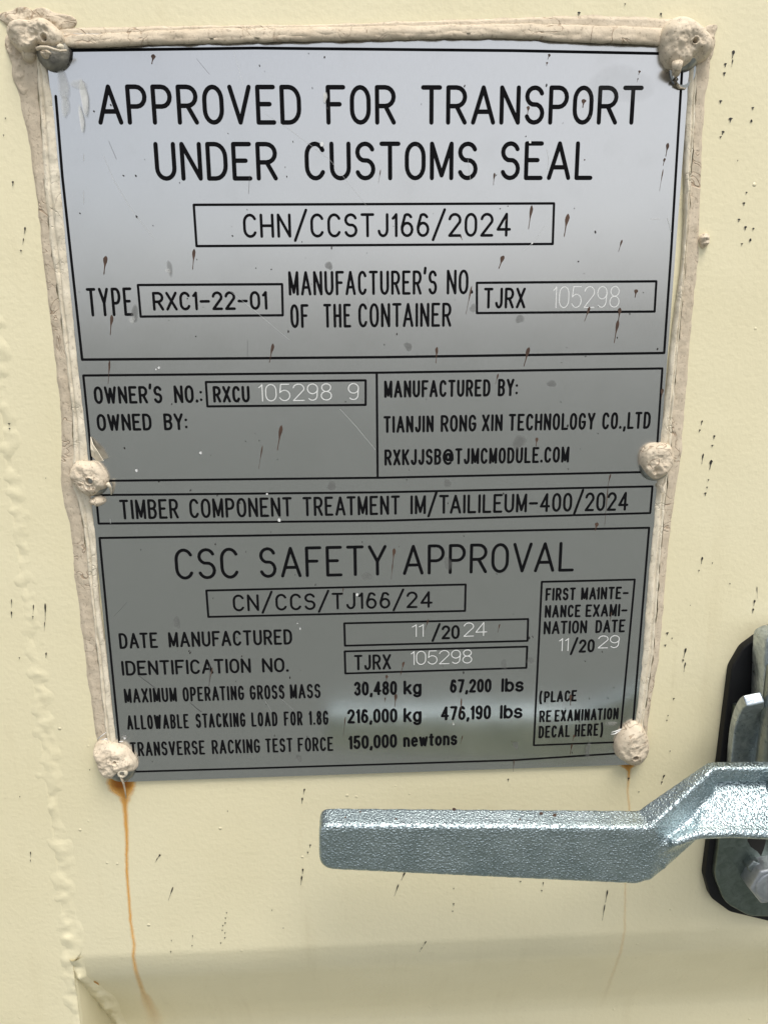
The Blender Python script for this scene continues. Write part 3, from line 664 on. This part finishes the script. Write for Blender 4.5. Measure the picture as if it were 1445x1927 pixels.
rust_run([(228, 1459, 30, 1.0, 4), (230, 1480, 31, 1.0, 3), (229, 1488, 28, .8, 2), (235, 1500, 14, .75, 1.5), (236, 1520, 11, .72, 1.2), (239, 1570, 8, .66, 1.2), (239, 1640, 7, .62, 1.2), (243, 1690, 6.5, .58, 1.2), (247, 1740, 6.5, .55, 1.2), (253, 1778, 7, .55, 1.2), (251, 1800, 7, .50, 1.2), (256, 1828, 9, .45, 1.2), (270, 1868, 12, .32, 1.2), (288, 1905, 18, .18, 1.2), (296, 1945, 22, .0, 1.2)])
rust_run([(1181, 1430, 20, 1.0, 3), (1181, 1442, 17, .85, 2), (1183, 1452, 8, .6, 1.5), (1182, 1470, 5, .40, 1.2), (1180, 1490, 4.5, .32, 1.2), (1184, 1520, 4.5, .27, 1.2), (1180, 1600, 4, .22, 1.2), (1176, 1670, 4, .20, 1.2), (1175, 1750, 5, .17, 1.2), (1168, 1790, 6, .15, 1.2), (1150, 1840, 8, .10, 1.2), (1128, 1900, 10, 0, 1.2)])
rust_run([(178, 1846, 4, .5, 2), (182, 1850, 8, .9, 2), (186, 1857, 6, .4, 2), (190, 1868, 4, 0, 2)], 'rust_spot')

# ------------------------------------------------------------------ sealant round the plate
seal = empty('sealant_bead', (XL, D0, ZBp))
tag(seal, 'cracked beige sealant bead smeared round the metal plate, lumpy over each rivet', 'sealant')
def interp(rows, n_px=5, cyc=0):
    out = []
    for a, b in zip(rows, rows[1:]):
        L = max(abs(b[0]-a[0]), 1); n = max(1, int(L/n_px))
        for i in range(n): out.append([a[j] + (b[j]-a[j])*i/n for j in range(len(a))])
    out.append(list(rows[-1])); return out
def smooth_rows(rows, k_=5):
    res = []
    for i in range(len(rows)):
        lo, hi = max(0, i-k_), min(len(rows), i+k_+1); seg = rows[lo:hi]
        res.append([rows[i][0]] + [sum(s[j] for s in seg)/len(seg) for j in range(1, len(rows[i]))])
    return res
def strip(rows, axis, a_i, b_i, hfun, name, mat, ncol=14, seed=0, jit=.8, ybase=None):
    """rows: (running px, c1, c2, c3); strip between columns a_i and b_i of the row. hfun(u) height above base."""
    V, F = [], []
    for r in rows:
        run, ca, cb = r[0], r[a_i], r[b_i]
        for i in range(ncol):
            u = i/(ncol-1)
            edge_j = jit*(fbm(run*.03, u*2, seed, 1.0, 3))*(1 if i in (0, ncol-1) else .5)
            c = ca + (cb-ca)*u + edge_j
            px, py = (run, c) if axis == 'x' else (c, run)
            q = P(px, py, 0)
            h = hfun(u, run); h += .00030*fbm(q.x, seed, q.z, 160, 3)*min(1, h/.0008)
            base = (D0 if ybase is None else ybase(u))
            V.append((q.x, base - h, q.z))
    for j in range(len(rows)-1):
        for i in range(ncol-1): F.append((j*ncol+i, (j+1)*ncol+i, (j+1)*ncol+i+1, j*ncol+i+1))
    o = mesh_obj(name, V, F, mat, seal, smooth=True); return o
def sm(u): return u*u*(3-2*u)
left = [(100, 14, 66, 86), (125, 22, 71, 88), (180, 31, 73, 99), (200, 35, 75, 102), (260, 50, 79, 107), (332, 61, 82, 114.6), (440, 74, 93, 124), (480, 77, 99, 128), (600, 92, 115, 139), (700, 103, 127, 149), (760, 109.6, 134.5, 156), (820, 114, 138, 164), (850, 114, 140, 167), (893, 109.6, 134, 170), (943, 116, 146, 172),
        (960, 120, 152, 174), (990, 129.6, 157, 179), (1010, 132, 160, 182), (1090, 138, 168, 184), (1160, 147, 176, 190), (1240, 157.5, 184, 203), (1300, 165, 191, 209), (1382, 178, 200, 218), (1420, 184, 207, 222)]
right = [(95, 1342, 1310, 1297), (130, 1340, 1311, 1296), (166, 1332, 1310, 1292), (250, 1325, 1306, 1289), (330, 1322, 1300.5, 1287), (410, 1319, 1296, 1287), (480, 1318, 1292, 1284), (600, 1305, 1281, 1268), (700, 1297, 1272, 1257), (760, 1292, 1266.6, 1251), (815, 1288, 1264, 1242), (860, 1284, 1262, 1238), (930, 1273, 1253, 1233), (1000, 1264, 1247, 1227),
         (1060, 1257, 1242, 1220.8), (1160, 1249, 1234.7, 1212.5), (1240, 1243, 1229, 1207.5), (1300, 1231, 1219, 1201), (1350, 1223, 1212, 1196), (1385, 1218, 1208, 1192)]
top = [(40, 38, 62, 82), (100, 46, 70, 85), (130, 50, 72, 86), (200, 48, 70, 87), (300, 46, 64, 81), (420, 44, 60, 79), (600, 43, 58, 75), (800, 36, 54, 71), (965, 30, 52, 69), (1040, 27.5, 52, 75), (1100, 25, 54, 79), (1180, 27, 56, 82), (1240, 30, 58, 84), (1290, 36, 62, 88)]
for rows, axis, sd in ((left, 'y', 1.3), (right, 'y', 4.1), (top, 'x', 7.7)):
    rows = smooth_rows(interp(rows, 3), 9)
    istop = axis == 'x'
    sp = .0010 if istop else .0007
    strip(rows, axis, 1, 2, lambda u, r, sp=sp: -.0001 + sp*sm(min(1, u*3.0)) + .0006*u, 'sealant_smear', M['smear'], 14, sd, 3.4 if not istop else 3.4)
    if istop:     # flattened tape-like bead whose lower lip stands off the plate
        def hb(u, r): return .0014 + (.0012 + .0005*fbm(r*.02, u*1.5, 3.3, 1.0, 2))*math.sin(math.pi*min(1, u*1.02)*.62)**.6 - (.0004 if u > .97 else 0)
        o = strip([[r[0], r[2]-1, r[3]] for r in rows], axis, 1, 2, hb, 'bead', M['smear'], 16, sd+2, 3.0)
        mod = o.modifiers.new('thick', 'SOLIDIFY'); mod.thickness = .0011; mod.offset = -1
    else:
        def hb(u, r):
            valley = .0009*math.exp(-((u-.36)/.10)**2)
            return .0010 + (.0015 + .0008*fbm(r*.018, u, 5.1, 1.0, 2))*(math.sin(math.pi*min(1, max(0, u)))**.5) - valley if u < .98 else .0004
        strip([[r[0], r[2]-.5, r[3]] for r in rows], axis, 1, 2, hb, 'bead', M['bead'], 18, sd+2, 2.2)

def lump(outline, centre, h, seed, name, mat, ybase=0.0, p=2.4, rough=1.0, hole=None, crease=None, squash=.55):
    """a dome grown on a traced outline (px), standing h off the plate"""
    n = 72; rings = 26
    oc = [xz(P(*q)) for q in outline]; c = xz(P(*centre))
    angs = sorted((math.atan2(q[1]-c[1], q[0]-c[0]), math.hypot(q[0]-c[0], q[1]-c[1])) for q in oc)
    def rad(a):
        while a > angs[-1][0]: a -= 2*math.pi
        while a < angs[0][0] - 2*math.pi: a += 2*math.pi
        prev = (angs[-1][0]-2*math.pi, angs[-1][1])
        for q in angs:
            if prev[0] <= a <= q[0]:
                t = (a-prev[0])/max(1e-9, q[0]-prev[0]); return prev[1] + (q[1]-prev[1])*t
            prev = q
        return angs[0][1]
    hole_w = [(xz(P(*hq[:2])), hq[2]*PX, hq[3]) for hq in (hole or [])]
    V, F = [], []
    for r in range(rings+1):
        rho = r/rings
        for i in range(n):
            a = -math.pi + 2*math.pi*i/n
            R_ = (rad(a)*2 + rad(a-.1) + rad(a+.1))/4
            x, z = c[0] + R_*rho*math.cos(a), c[1] + R_*rho*math.sin(a)
            hh = h*(max(0, 1 - rho**p))**squash
            hh += rough*.0012*fbm(x, seed, z, 140, 4)*(1 - rho**6) - rough*.0008*abs(fbm(x, seed+5, z, 210, 3))*(1 - rho**5)
            for (hc, hr, hd) in hole_w:
                d = math.hypot(x-hc[0], z-hc[1])/hr
                hh -= hd*math.exp(-d*d)
                hh += hd*.18*math.exp(-((d-1.7)/.5)**2)
            V.append((x, ybase - hh + (.0008 if r == rings else 0), z))
    for r in range(rings):
        for i in range(n):
            j = (i+1) % n; F.append((r*n+i, r*n+j, (r+1)*n+j, (r+1)*n+i))
    F = [q[::-1] for q in F]
    o = mesh_obj(name, V, F, mat, seal, smooth=True)
    s_ = o.modifiers.new('sub', 'SUBSURF'); s_.levels = 1; s_.render_levels = 1
    return o
# rivets belong to the plate
def rivet(px, py, r_px, h, mat='rivet'):
    c = P(px, py); r = r_px*PX*1.02; V, F = [], []; n = 32
    prf = [(1.0, -.0002), (1.0, .15*h), (.97, .34*h), (.88, .60*h), (.72, .80*h), (.5, .93*h), (.25, .99*h)]
    for rr, y in prf:
        for i in range(n):
            a = 2*math.pi*i/n; V.append((c.x + r*rr*math.cos(a), -y, c.z + r*rr*math.sin(a)))
    V.append((c.x, -h, c.z)); t = len(V)-1
    for j in range(len(prf)-1):
        for i in range(n): F.append((j*n+i, j*n+(i+1) % n, (j+1)*n+(i+1) % n, (j+1)*n+i))
    b = (len(prf)-1)*n
    for i in range(n): F.append((b+i, b+(i+1) % n, t))
    o = mesh_obj('rivet', V, F, M[mat], plate, smooth=True); return o
for q in ((103, 101, 29, .0042, 'dirty'), (1284, 98, 33, .0040), (176, 905, 30, .0040), (1231, 876, 31, .0042), (230, 1443, 31, .0052), (1187, 1402, 27, .0038)): rivet(*q)
lump([(18, 52), (60, 44), (110, 55), (124, 66), (129, 86), (118, 95), (96, 92), (78, 88), (70, 100), (60, 108), (45, 104), (30, 90), (16, 72)], (80, 74), .0066, 1.1, 'sealant_lump', M['blob'], rough=1.5, p=4, squash=.4, hole=[(94, 81, 4, .003)])
lump([(46, 92), (58, 84), (68, 96), (68, 110), (60, 118), (50, 117), (45, 106)], (57, 102), .0040, 2.2, 'sealant_lump', M['blob'], rough=.6)
lump([(1239, 96), (1236, 72), (1244, 52), (1262, 36), (1284, 34), (1302, 46), (1320, 60), (1334, 74), (1340, 92), (1332, 108), (1318, 118), (1305, 122), (1297, 116), (1288, 126), (1272, 135), (1254, 132), (1242, 118)], (1284, 88), .0074, 3.3, 'sealant_lump', M['blob'], p=4, rough=1.1, hole=[(1294, 88, 3.2, .0045), (1302, 112, 8, .0022)], squash=.5)
lump([(150, 866), (168, 868), (182, 866), (196, 880), (204, 894), (206, 908), (204, 918), (196, 920), (186, 928), (172, 934), (160, 926), (150, 920), (140, 908), (133, 893), (138, 876)], (172, 898), .0056, 4.4, 'sealant_lump', M['blob'], rough=1.1, p=4, squash=.45, hole=[(176, 901, 4.2, .006)])
lump([(168, 944), (178, 936), (196, 935), (201, 943), (194, 949), (180, 949), (171, 947)], (184, 942.5), .0046, 5.4, 'sealant_lump', M['blob'], rough=.5)
lump([(1208, 844), (1218, 835), (1238, 833), (1257, 834), (1262, 850), (1262, 872), (1254, 884), (1240, 896), (1226, 902), (1214, 894), (1204, 880), (1202, 866)], (1232, 866), .0066, 6.4, 'sealant_lump', M['blob'], p=5, rough=1.0, hole=[(1226, 882, 6, .0018), (1228, 892, 4, .0014)], squash=.5)
lump([(178, 1402), (192, 1392), (206, 1394), (220, 1398), (238, 1403), (252, 1418), (261, 1434), (261, 1446), (252, 1447), (240, 1445), (226, 1450), (216, 1462), (204, 1462), (192, 1448), (184, 1428)], (216, 1426), .0066, 7.4, 'sealant_lump', M['blob'], rough=1.3, p=4, hole=[(223, 1424, 3, .002)])
lump([(1190, 1354), (1202, 1360), (1212, 1374), (1218, 1392), (1217, 1412), (1208, 1427), (1195, 1437), (1182, 1436), (1170, 1428), (1157, 1420), (1154, 1404), (1160, 1384), (1172, 1368), (1182, 1360)], (1187, 1402), .0062, 8.4, 'sealant_lump', M['blob'], rough=.9, p=4.5, hole=[(1187, 1415, 4, .0042)])
# small dark pits that the lumps have
def pit(px, py, rx, ry, y, parent=seal):
    c = P(px, py, y); n = 14
    V = [(c.x + rx*PX*math.cos(2*math.pi*i/n), y, c.z + ry*PX*math.sin(2*math.pi*i/n)) for i in range(n)] + [(c.x, y + .001, c.z)]
    return mesh_obj('pit', V, [(i, (i+1) % n, n) for i in range(n)], M['hole'], parent)
def tube(pts, r0, r1, n=8):
    V, F = [], []
    for j, p in enumerate(pts):
        p = Vector(p); a, b = Vector(pts[max(0, j-1)]), Vector(pts[min(len(pts)-1, j+1)]); d = (b-a).normalized()
        s = d.orthogonal().normalized(); t = d.cross(s); r = r0 + (r1-r0)*j/(len(pts)-1)
        for i in range(n):
            an = 2*math.pi*i/n; V.append(p + s*r*math.cos(an) + t*r*math.sin(an))
    for j in range(len(pts)-1):
        for i in range(n): F.append((j*n+i, j*n+(i+1) % n, (j+1)*n+(i+1) % n, (j+1)*n+i))
    F.append(tuple(range(n-1, -1, -1))); F.append(tuple(range((len(pts)-1)*n, len(pts)*n)))
    return V, F
def tube_px(pts, r0, r1, mat, name, parent=seal):
    V, F = tube([P(*q) for q in pts], r0, r1); return mesh_obj(name, V, F, mat, parent, smooth=True)
tube_px([(1274, 118, -.0070), (1273, 130, -.0052), (1271, 140, -.0035), (1270, 150, -.0022), (1271, 158, -.0012), (1278, 165, -.0008), (1290, 167, -.0006)], .0022, .0002, M['blob'], 'sealant_drip')
tube_px([(203, 910, -.004), (208, 917, -.0028), (210, 924, -.0016), (210, 931, -.0008)], .0009, .00025, M['bead'], 'sealant_drip')
tube_px([(229, 1462, -.0055), (233, 1474, -.004), (236, 1488, -.0012), (238, 1503, -.0002)], .0007, .00018, M['blob'], 'sealant_drip')
# hollow stub of the broken rivet under the lower left lump
c = P(230, 1457, -.0062)
V, F = [], []; n = 20
for rr, yy in ((1.9, .0016), (1.6, 0), (1.0, -.0003), (.9, .0030)):
    for i in range(n): V.append((c.x + rr*.0013*math.cos(2*math.pi*i/n), c.y + yy, c.z + rr*.0013*math.sin(2*math.pi*i/n)))
for j in range(3):
    for i in range(n): F.append((j*n+i, j*n+(i+1) % n, (j+1)*n+(i+1) % n, (j+1)*n+i))
mesh_obj('sealant_collar', V, F, M['bead'], seal, smooth=True)
V = [(c.x + .00120*math.cos(2*math.pi*i/n), c.y + .0012, c.z + .00120*math.sin(2*math.pi*i/n)) for i in range(n)]
mesh_obj('pit', V, [tuple(range(n))], M['hole'], seal)
# remnants over the upper left rivet and, below it, a dark tube painting its contact shadow and gunk
tube_px([(70, 92, -.0052), (78, 89, -.0064), (90, 89, -.0068), (102, 93, -.0070), (114, 96, -.0064), (126, 95, -.0050)], .0007, .0004, M['blob'], 'sealant_strand')
tube_px([(131, 94, -.0006), (131, 108, -.0006), (126, 120, -.0006), (116, 129, -.0006), (104, 133, -.0006)], .0011, .0005, M['hole'], 'shadow_gunk_ring')
lump([(82, 102), (92, 98), (104, 101), (112, 108), (104, 112), (96, 120), (86, 114)], (96, 107), .0062, 21.1, 'sealant_lump', M['blob'], rough=1.6)
lump([(112, 92), (124, 86), (128, 96), (122, 104), (114, 100)], (120, 95), .0056, 22.1, 'sealant_lump', M['bead'], rough=1.2)
# thin peeling flakes
def flake(pts, name, mat, thick=.0003):
    """pts: (px, py, y) outline of a thin curled flake"""
    V = [P(*q) for q in pts]; cx = sum((Vector(v) for v in V), Vector())/len(V)
    V.append(cx + Vector((0, -.0008, 0))); n = len(pts)
    o = mesh_obj(name, V, [(i, (i+1) % n, n) for i in range(n)], mat, seal, smooth=False)
    s_ = o.modifiers.new('thick', 'SOLIDIFY'); s_.thickness = thick; return o
flake([(172, 822, -.0006), (176, 836, -.0030), (184, 848, -.0042), (196, 867, -.0036), (185, 868, -.0015), (174, 858, -.0012), (172, 845, -.0022)], 'sealant_flake', M['bead'])
flake([(1236, 912, -.001), (1244, 914, -.002), (1254, 904, -.003), (1250, 924, -.0045), (1248, 928, -.0045), (1243, 918, -.003)], 'sealant_flake', M['bead'])
lump([(1306, 50), (1318, 58), (1328, 50), (1344, 44), (1352, 42), (1354, 48), (1350, 56), (1346, 66), (1346, 90), (1338, 116), (1322, 100), (1312, 76)], (1332, 62), .0007, 12.3, 'sealant_smear', M['smear'], ybase=D0, rough=.5, p=3)
lump([(-12, 22), (16, 20), (60, 18), (104, 24), (146, 28), (150, 40), (128, 56), (96, 58), (60, 62), (34, 62), (10, 44), (-12, 34)], (62, 40), .0017, 13.3, 'sealant_smear', M['smear'], ybase=D0, rough=1.3, p=4)
lump([(6, 70), (20, 52), (46, 56), (62, 80), (66, 110), (60, 150), (44, 190), (34, 170), (22, 120), (14, 100)], (42, 104), .0015, 14.3, 'sealant_smear', M['smear'], ybase=D0, rough=1.2, p=4)
for q in [((184, 1391, -.004), (194, 1383, -.0058), (200, 1378, -.0045)), ((192, 1392, -.005), (201, 1390, -.006), (206, 1398, -.0055)), ((225, 1396, -.002), (232, 1395, -.0026)), ((1166, 1375, -.003), (1156, 1381, -.0045), (1149, 1382, -.0048)), ((1168, 1372, -.003), (1158, 1376, -.0042), (1150, 1378, -.0045))]:
    tube_px(q, .00028, .00014, M['stamp'], 'sealant_strand')
lump([(1318, 444), (1326, 438), (1334, 440), (1335, 452), (1330, 464), (1323, 468), (1318, 458)], (1326, 452), .003, 9.1, 'sealant_lump', M['blob'], ybase=D0, rough=1.5)
# ring of clear film below the upper right lump
V, F, A = [], [], []
n = 26
for i in range(n+1):
    a = math.radians(150 + 240*i/n)
    for rr in (1.0, .84): V.append(P(1284 + 25*rr*math.cos(a), 128 - 38*rr*math.sin(a), -.0005 - .0003*(rr < .9)))
F = [(2*i, 2*i+1, 2*i+3, 2*i+2) for i in range(n)]
mesh_obj('clear_film', V, F, m_simple('film_plastic', (.50, .53, .54), .2, .2), seal, smooth=True)

# ------------------------------------------------------------------ handle hardware on the right
c0 = P(1400, 1725, D0)
bracket = empty('handle_bracket', (c0.x + .02, D0, c0.z))
tag(bracket, 'galvanised door handle bracket with hooked tab and hex bolt on a black rubber pad', 'bracket')
def poly_px(pts, y): return [xz(P(a, b, y)) for a, b in pts]
def rounded(pts, rad, n=6):
    out = []; N = len(pts)
    for i in range(N):
        p, a, b = Vector(pts[i]), Vector(pts[i-1]), Vector(pts[(i+1) % N]); r = rad if not isinstance(rad, (list, tuple)) else rad[i]
        if r <= 0: out.append(tuple(p)); continue
        u, w = (a-p).normalized(), (b-p).normalized(); ang = u.angle(w); L = min(r/math.tan(ang/2), (a-p).length*.49, (b-p).length*.49)
        s, e = p + u*L, p + w*L
        for j in range(n+1):
            t = j/n; q = s*(1-t)**2 + p*2*t*(1-t) + e*t*t; out.append(tuple(q))
    return out
yg = D0 - .0045
gp = rounded(poly_px([(1337, 1690), (1326, 1650), (1376, 1258), (1398, 1220), (1452, 1181), (1540, 1172), (1600, 1215), (1585, 1640), (1545, 1716), (1450, 1735), (1372, 1716)], yg), .008)
v, f = prism(gp, yg, D0 + .0005); o = mesh_obj('rubber_pad', v, f, M['rubber'], bracket); bevel(o, .0006, 2)
yb = yg - .004
bp_ = rounded(poly_px([(1344, 1650), (1374, 1430), (1384, 1330), (1560, 1310), (1560, 1600), (1540, 1690), (1470, 1726), (1410, 1725), (1364, 1700)], yb), [.016, 0, 0, 0, 0, .012, .012, .012, .016])
v, f = prism(bp_, yb, yg + .0003); o = mesh_obj('base_plate', v, f, M['base'], bracket); bevel(o, .0008, 3)
# hooked tab: sheet that rises from the base plate and curls towards the viewer
tabL = [(1372, 1470, yb-.001), (1375, 1425, yb-.003), (1378, 1390, yb-.006), (1383, 1360, yb-.009), (1393, 1336, yb-.014), (1400, 1331, yb-.020), (1403.5, 1330, yb-.024)]
tabR = [(1450, 1470, yb-.001), (1444, 1425, yb-.003), (1440, 1390, yb-.006), (1439, 1360, yb-.009), (1438, 1334, yb-.014), (1438, 1326, yb-.020), (1438.5, 1322, yb-.024)]
V, F = [], []
nc = 7
for a, b in zip(tabL, tabR):
    A_, B_ = P(*a), P(*b)
    for i in range(nc): V.append(A_.lerp(B_, i/(nc-1)))
for j in range(len(tabL)-1):
    for i in range(nc-1): F.append((j*nc+i, j*nc+i+1, (j+1)*nc+i+1, (j+1)*nc+i))
o = mesh_obj('hook_tab', V, F, M['galv'], bracket, smooth=True)
s_ = o.modifiers.new('thick', 'SOLIDIFY'); s_.thickness = .0050; s_.offset = -1
bv = o.modifiers.new('bevel', 'BEVEL'); bv.width = .0008; bv.segments = 3; bv.limit_method = 'ANGLE'
s2 = o.modifiers.new('sub', 'SUBSURF'); s2.levels = 1; s2.render_levels = 2
# upright lug and the lock rod beside it
v, f = prism(rounded(poly_px([(1440, 1240), (1443, 1204), (1462, 1195), (1530, 1192), (1530, 1480), (1432, 1480)], yb - .012), .004), yb - .012, yb + .002)
o = mesh_obj('upright_lug', v, f, M['galv'], bracket); bevel(o, .0035, 4)
rod_c = P(1467, 1300, yb - .016)
V, F = tube([(rod_c.x, rod_c.y, rod_c.z + .012), (rod_c.x, rod_c.y, rod_c.z - .02), (rod_c.x, rod_c.y, rod_c.z - .06)], .0068, .0068, 28)
o = mesh_obj('pivot_rod', V, F, M['rod'], bracket, smooth=True); bevel(o, .001, 2)
# hex bolt, and a second nut behind it, low on the base plate
def hexprism(c, r, y0, y1, rot, chamf=.0008):
    V = []
    for (y, rr) in ((y1, r), (y0 + chamf, r), (y0, r - chamf)):
        for i in range(6): V.append((c.x + rr*math.cos(math.pi/3*i + rot), y, c.z + rr*math.sin(math.pi/3*i + rot)))
    F = [(0+i, (i+1) % 6, 6+(i+1) % 6, 6+i) for i in range(6)] + [(6+i, 6+(i+1) % 6, 12+(i+1) % 6, 12+i) for i in range(6)] + [tuple(range(17, 11, -1))[::-1]]
    return V, F
cb = P(1452, 1668, yb - .010)
v, f = hexprism(cb, .0112, yb - .010, yb + .0002, .14); o = mesh_obj('hex_bolt', v, f, M['bolt'], bracket); bevel(o, .0005, 2)
V, F = tube([(cb.x, yb - .0095, cb.z), (cb.x, yb - .0108, cb.z)], .0088, .0084, 32); o = mesh_obj('bolt_end', V, F, M['bolt'], bracket, smooth=False); bevel(o, .0007, 2)
cn = P(1432, 1627, yb)
v, f = prism(poly_px([(1406, 1634), (1418, 1621), (1446, 1632), (1470, 1640), (1470, 1660), (1417, 1653)], yb - .005), yb - .005, yb + .001)
o = mesh_obj('washer_tab', v, f, M['rod'], bracket); bevel(o, .0006, 2)
V = [tuple(P(a, b, yb - .0003)) for a, b in [(1406, 1583), (1412, 1594), (1424, 1602), (1431, 1611), (1437, 1596), (1441, 1580), (1430, 1560), (1410, 1560)]]
mesh_obj('slot_opening', V, [tuple(range(8))[::-1]], M['hole'], bracket)

# lever -------------------------------------------------------------
YF = -.054
lc = P(1500, 1500, -.02)
lever = empty('handle_lever', (lc.x, D0 - .004, lc.z))
tag(lever, 'pitted galvanised cast lever handle reaching left below the plate', 'door handle')
def solid(top_front, top_back, bot_back, bot_front):
    """loft through stations of four points each"""
    n = len(top_front); V = []; F = []
    for a, b, c, d in zip(top_front, top_back, bot_back, bot_front): V += [a, b, c, d]
    for j in range(n-1):
        for i in range(4):
            a, b = j*4+i, j*4+(i+1) % 4; F.append((a, b, b+4, a+4))
    F.append((3, 2, 1, 0)); F.append(tuple((n-1)*4+i for i in range(4)))
    return V, F
def off(v, dx=0, dy=0, dz=0): return Vector(v) + Vector((dx, dy, dz))
TH = .0125
gpoly = rounded(poly_px([(600, 1553), (1238, 1557), (1240, 1600), (1216, 1667), (600, 1638)], YF), [.0045, 0, 0, .007, .0075], 7)
pieces = [prism(gpoly, YF, YF + TH)]
# wall: from the right end of the grip up and back to the hub
A1, A2, A3 = P(1225, 1554, YF), P(1343, 1446, -.0425), P(1500, 1444, -.0415)
wf = [A1, A2, A3]
wb = [off(A1, 0, TH, .0004), off(A2, 0, .0060, .0), off(A3, 0, .0060, 0)]
B1, B2, B3 = P(1250, 1640, YF + .001), P(1350, 1474, -.0415), P(1500, 1472, -.0405)
wbf = [B1, B2, B3]; wbb = [off(B1, 0, TH - .001, 0), off(B2, 0, .0060, 0), off(B3, 0, .0060, 0)]
pieces.append(solid(wf, wb, wbb, wbf))
# shelf from the foot of the wall out to the rolled lip
Sb = [P(1252, 1606, YF + .003), P(1300, 1538, -.0470), P(1350, 1472, -.0405), P(1500, 1470, -.0395)]
Sl = [P(1263, 1584, YF - .001), P(1312, 1566, YF - .001), P(1375, 1563, YF), P(1500, 1568, YF)]
TS = .0050
pieces.append(solid(Sl, [off(v, 0, .004, 0) for v in Sb], [off(v, 0, .004, -TS) for v in Sb], [off(v, 0, 0, -TS*.75) for v in Sl]))
lipV, lipF = tube([off(v, 0, .0005, -.0012) for v in Sl], .0022, .0026, 10); pieces.append((lipV, lipF))
# brace below the shelf, from the end of the grip back to the hub
Q = [P(1195, 1592, YF + .001), P(1232, 1600, YF), P(1262, 1580, YF + .001), P(1322, 1570, YF + .006)]
R2 = [P(1180, 1655, YF + .001), P(1222, 1660, YF + .0005), P(1250, 1636, YF + .003), P(1308, 1580, YF + .008)]
pieces.append(solid(Q, [off(v, 0, TH, 0) for v in Q], [off(v, 0, TH*.9, 0) for v in R2], R2))
# hub
hc = P(1530, 1512, -.048)
V, F = tube([(hc.x, -.056, hc.z), (hc.x, -.048, hc.z), (hc.x, -.034, hc.z)], .0170, .0170, 36); pieces.append((V, F))
V, F = tube([(hc.x + .004, -.040, hc.z), (hc.x + .004, -.008, hc.z)], .008, .008, 24); pieces.append((V, F))
V, F = merge(pieces)
body = mesh_obj('lever_arm', V, F, M['cast'], lever, smooth=True)
rm = body.modifiers.new('fuse', 'REMESH'); rm.mode = 'VOXEL'; rm.voxel_size = .0006; rm.use_smooth_shade = True
sm_ = body.modifiers.new('soften', 'SMOOTH'); sm_.factor = .5; sm_.iterations = 30
# brown splashes on the lever
mv = []
for (px, py, w, y) in [(854, 1523, 4, YF+.004), (1018, 1531, 4, YF+.003), (1043, 1534, 4.5, YF+.002), (978, 1542, 2.6, YF), (650, 1538, 2, YF), (745, 1541, 2.4, YF), (678, 1528, 2, YF+.003)]:
    c = P(px, py, y - .0016)
    mv.append(([off(c, w*PX*math.cos(a)*random.uniform(.7, 1.2), .0002*math.sin(a), w*PX*.7*math.sin(a)) for a in [2*math.pi*i/9 for i in range(9)]], [tuple(range(9))]))
V, F = merge(mv); o = mesh_obj('mud_splashes', V, F, M['mud'], lever); o['kind'] = 'stuff'
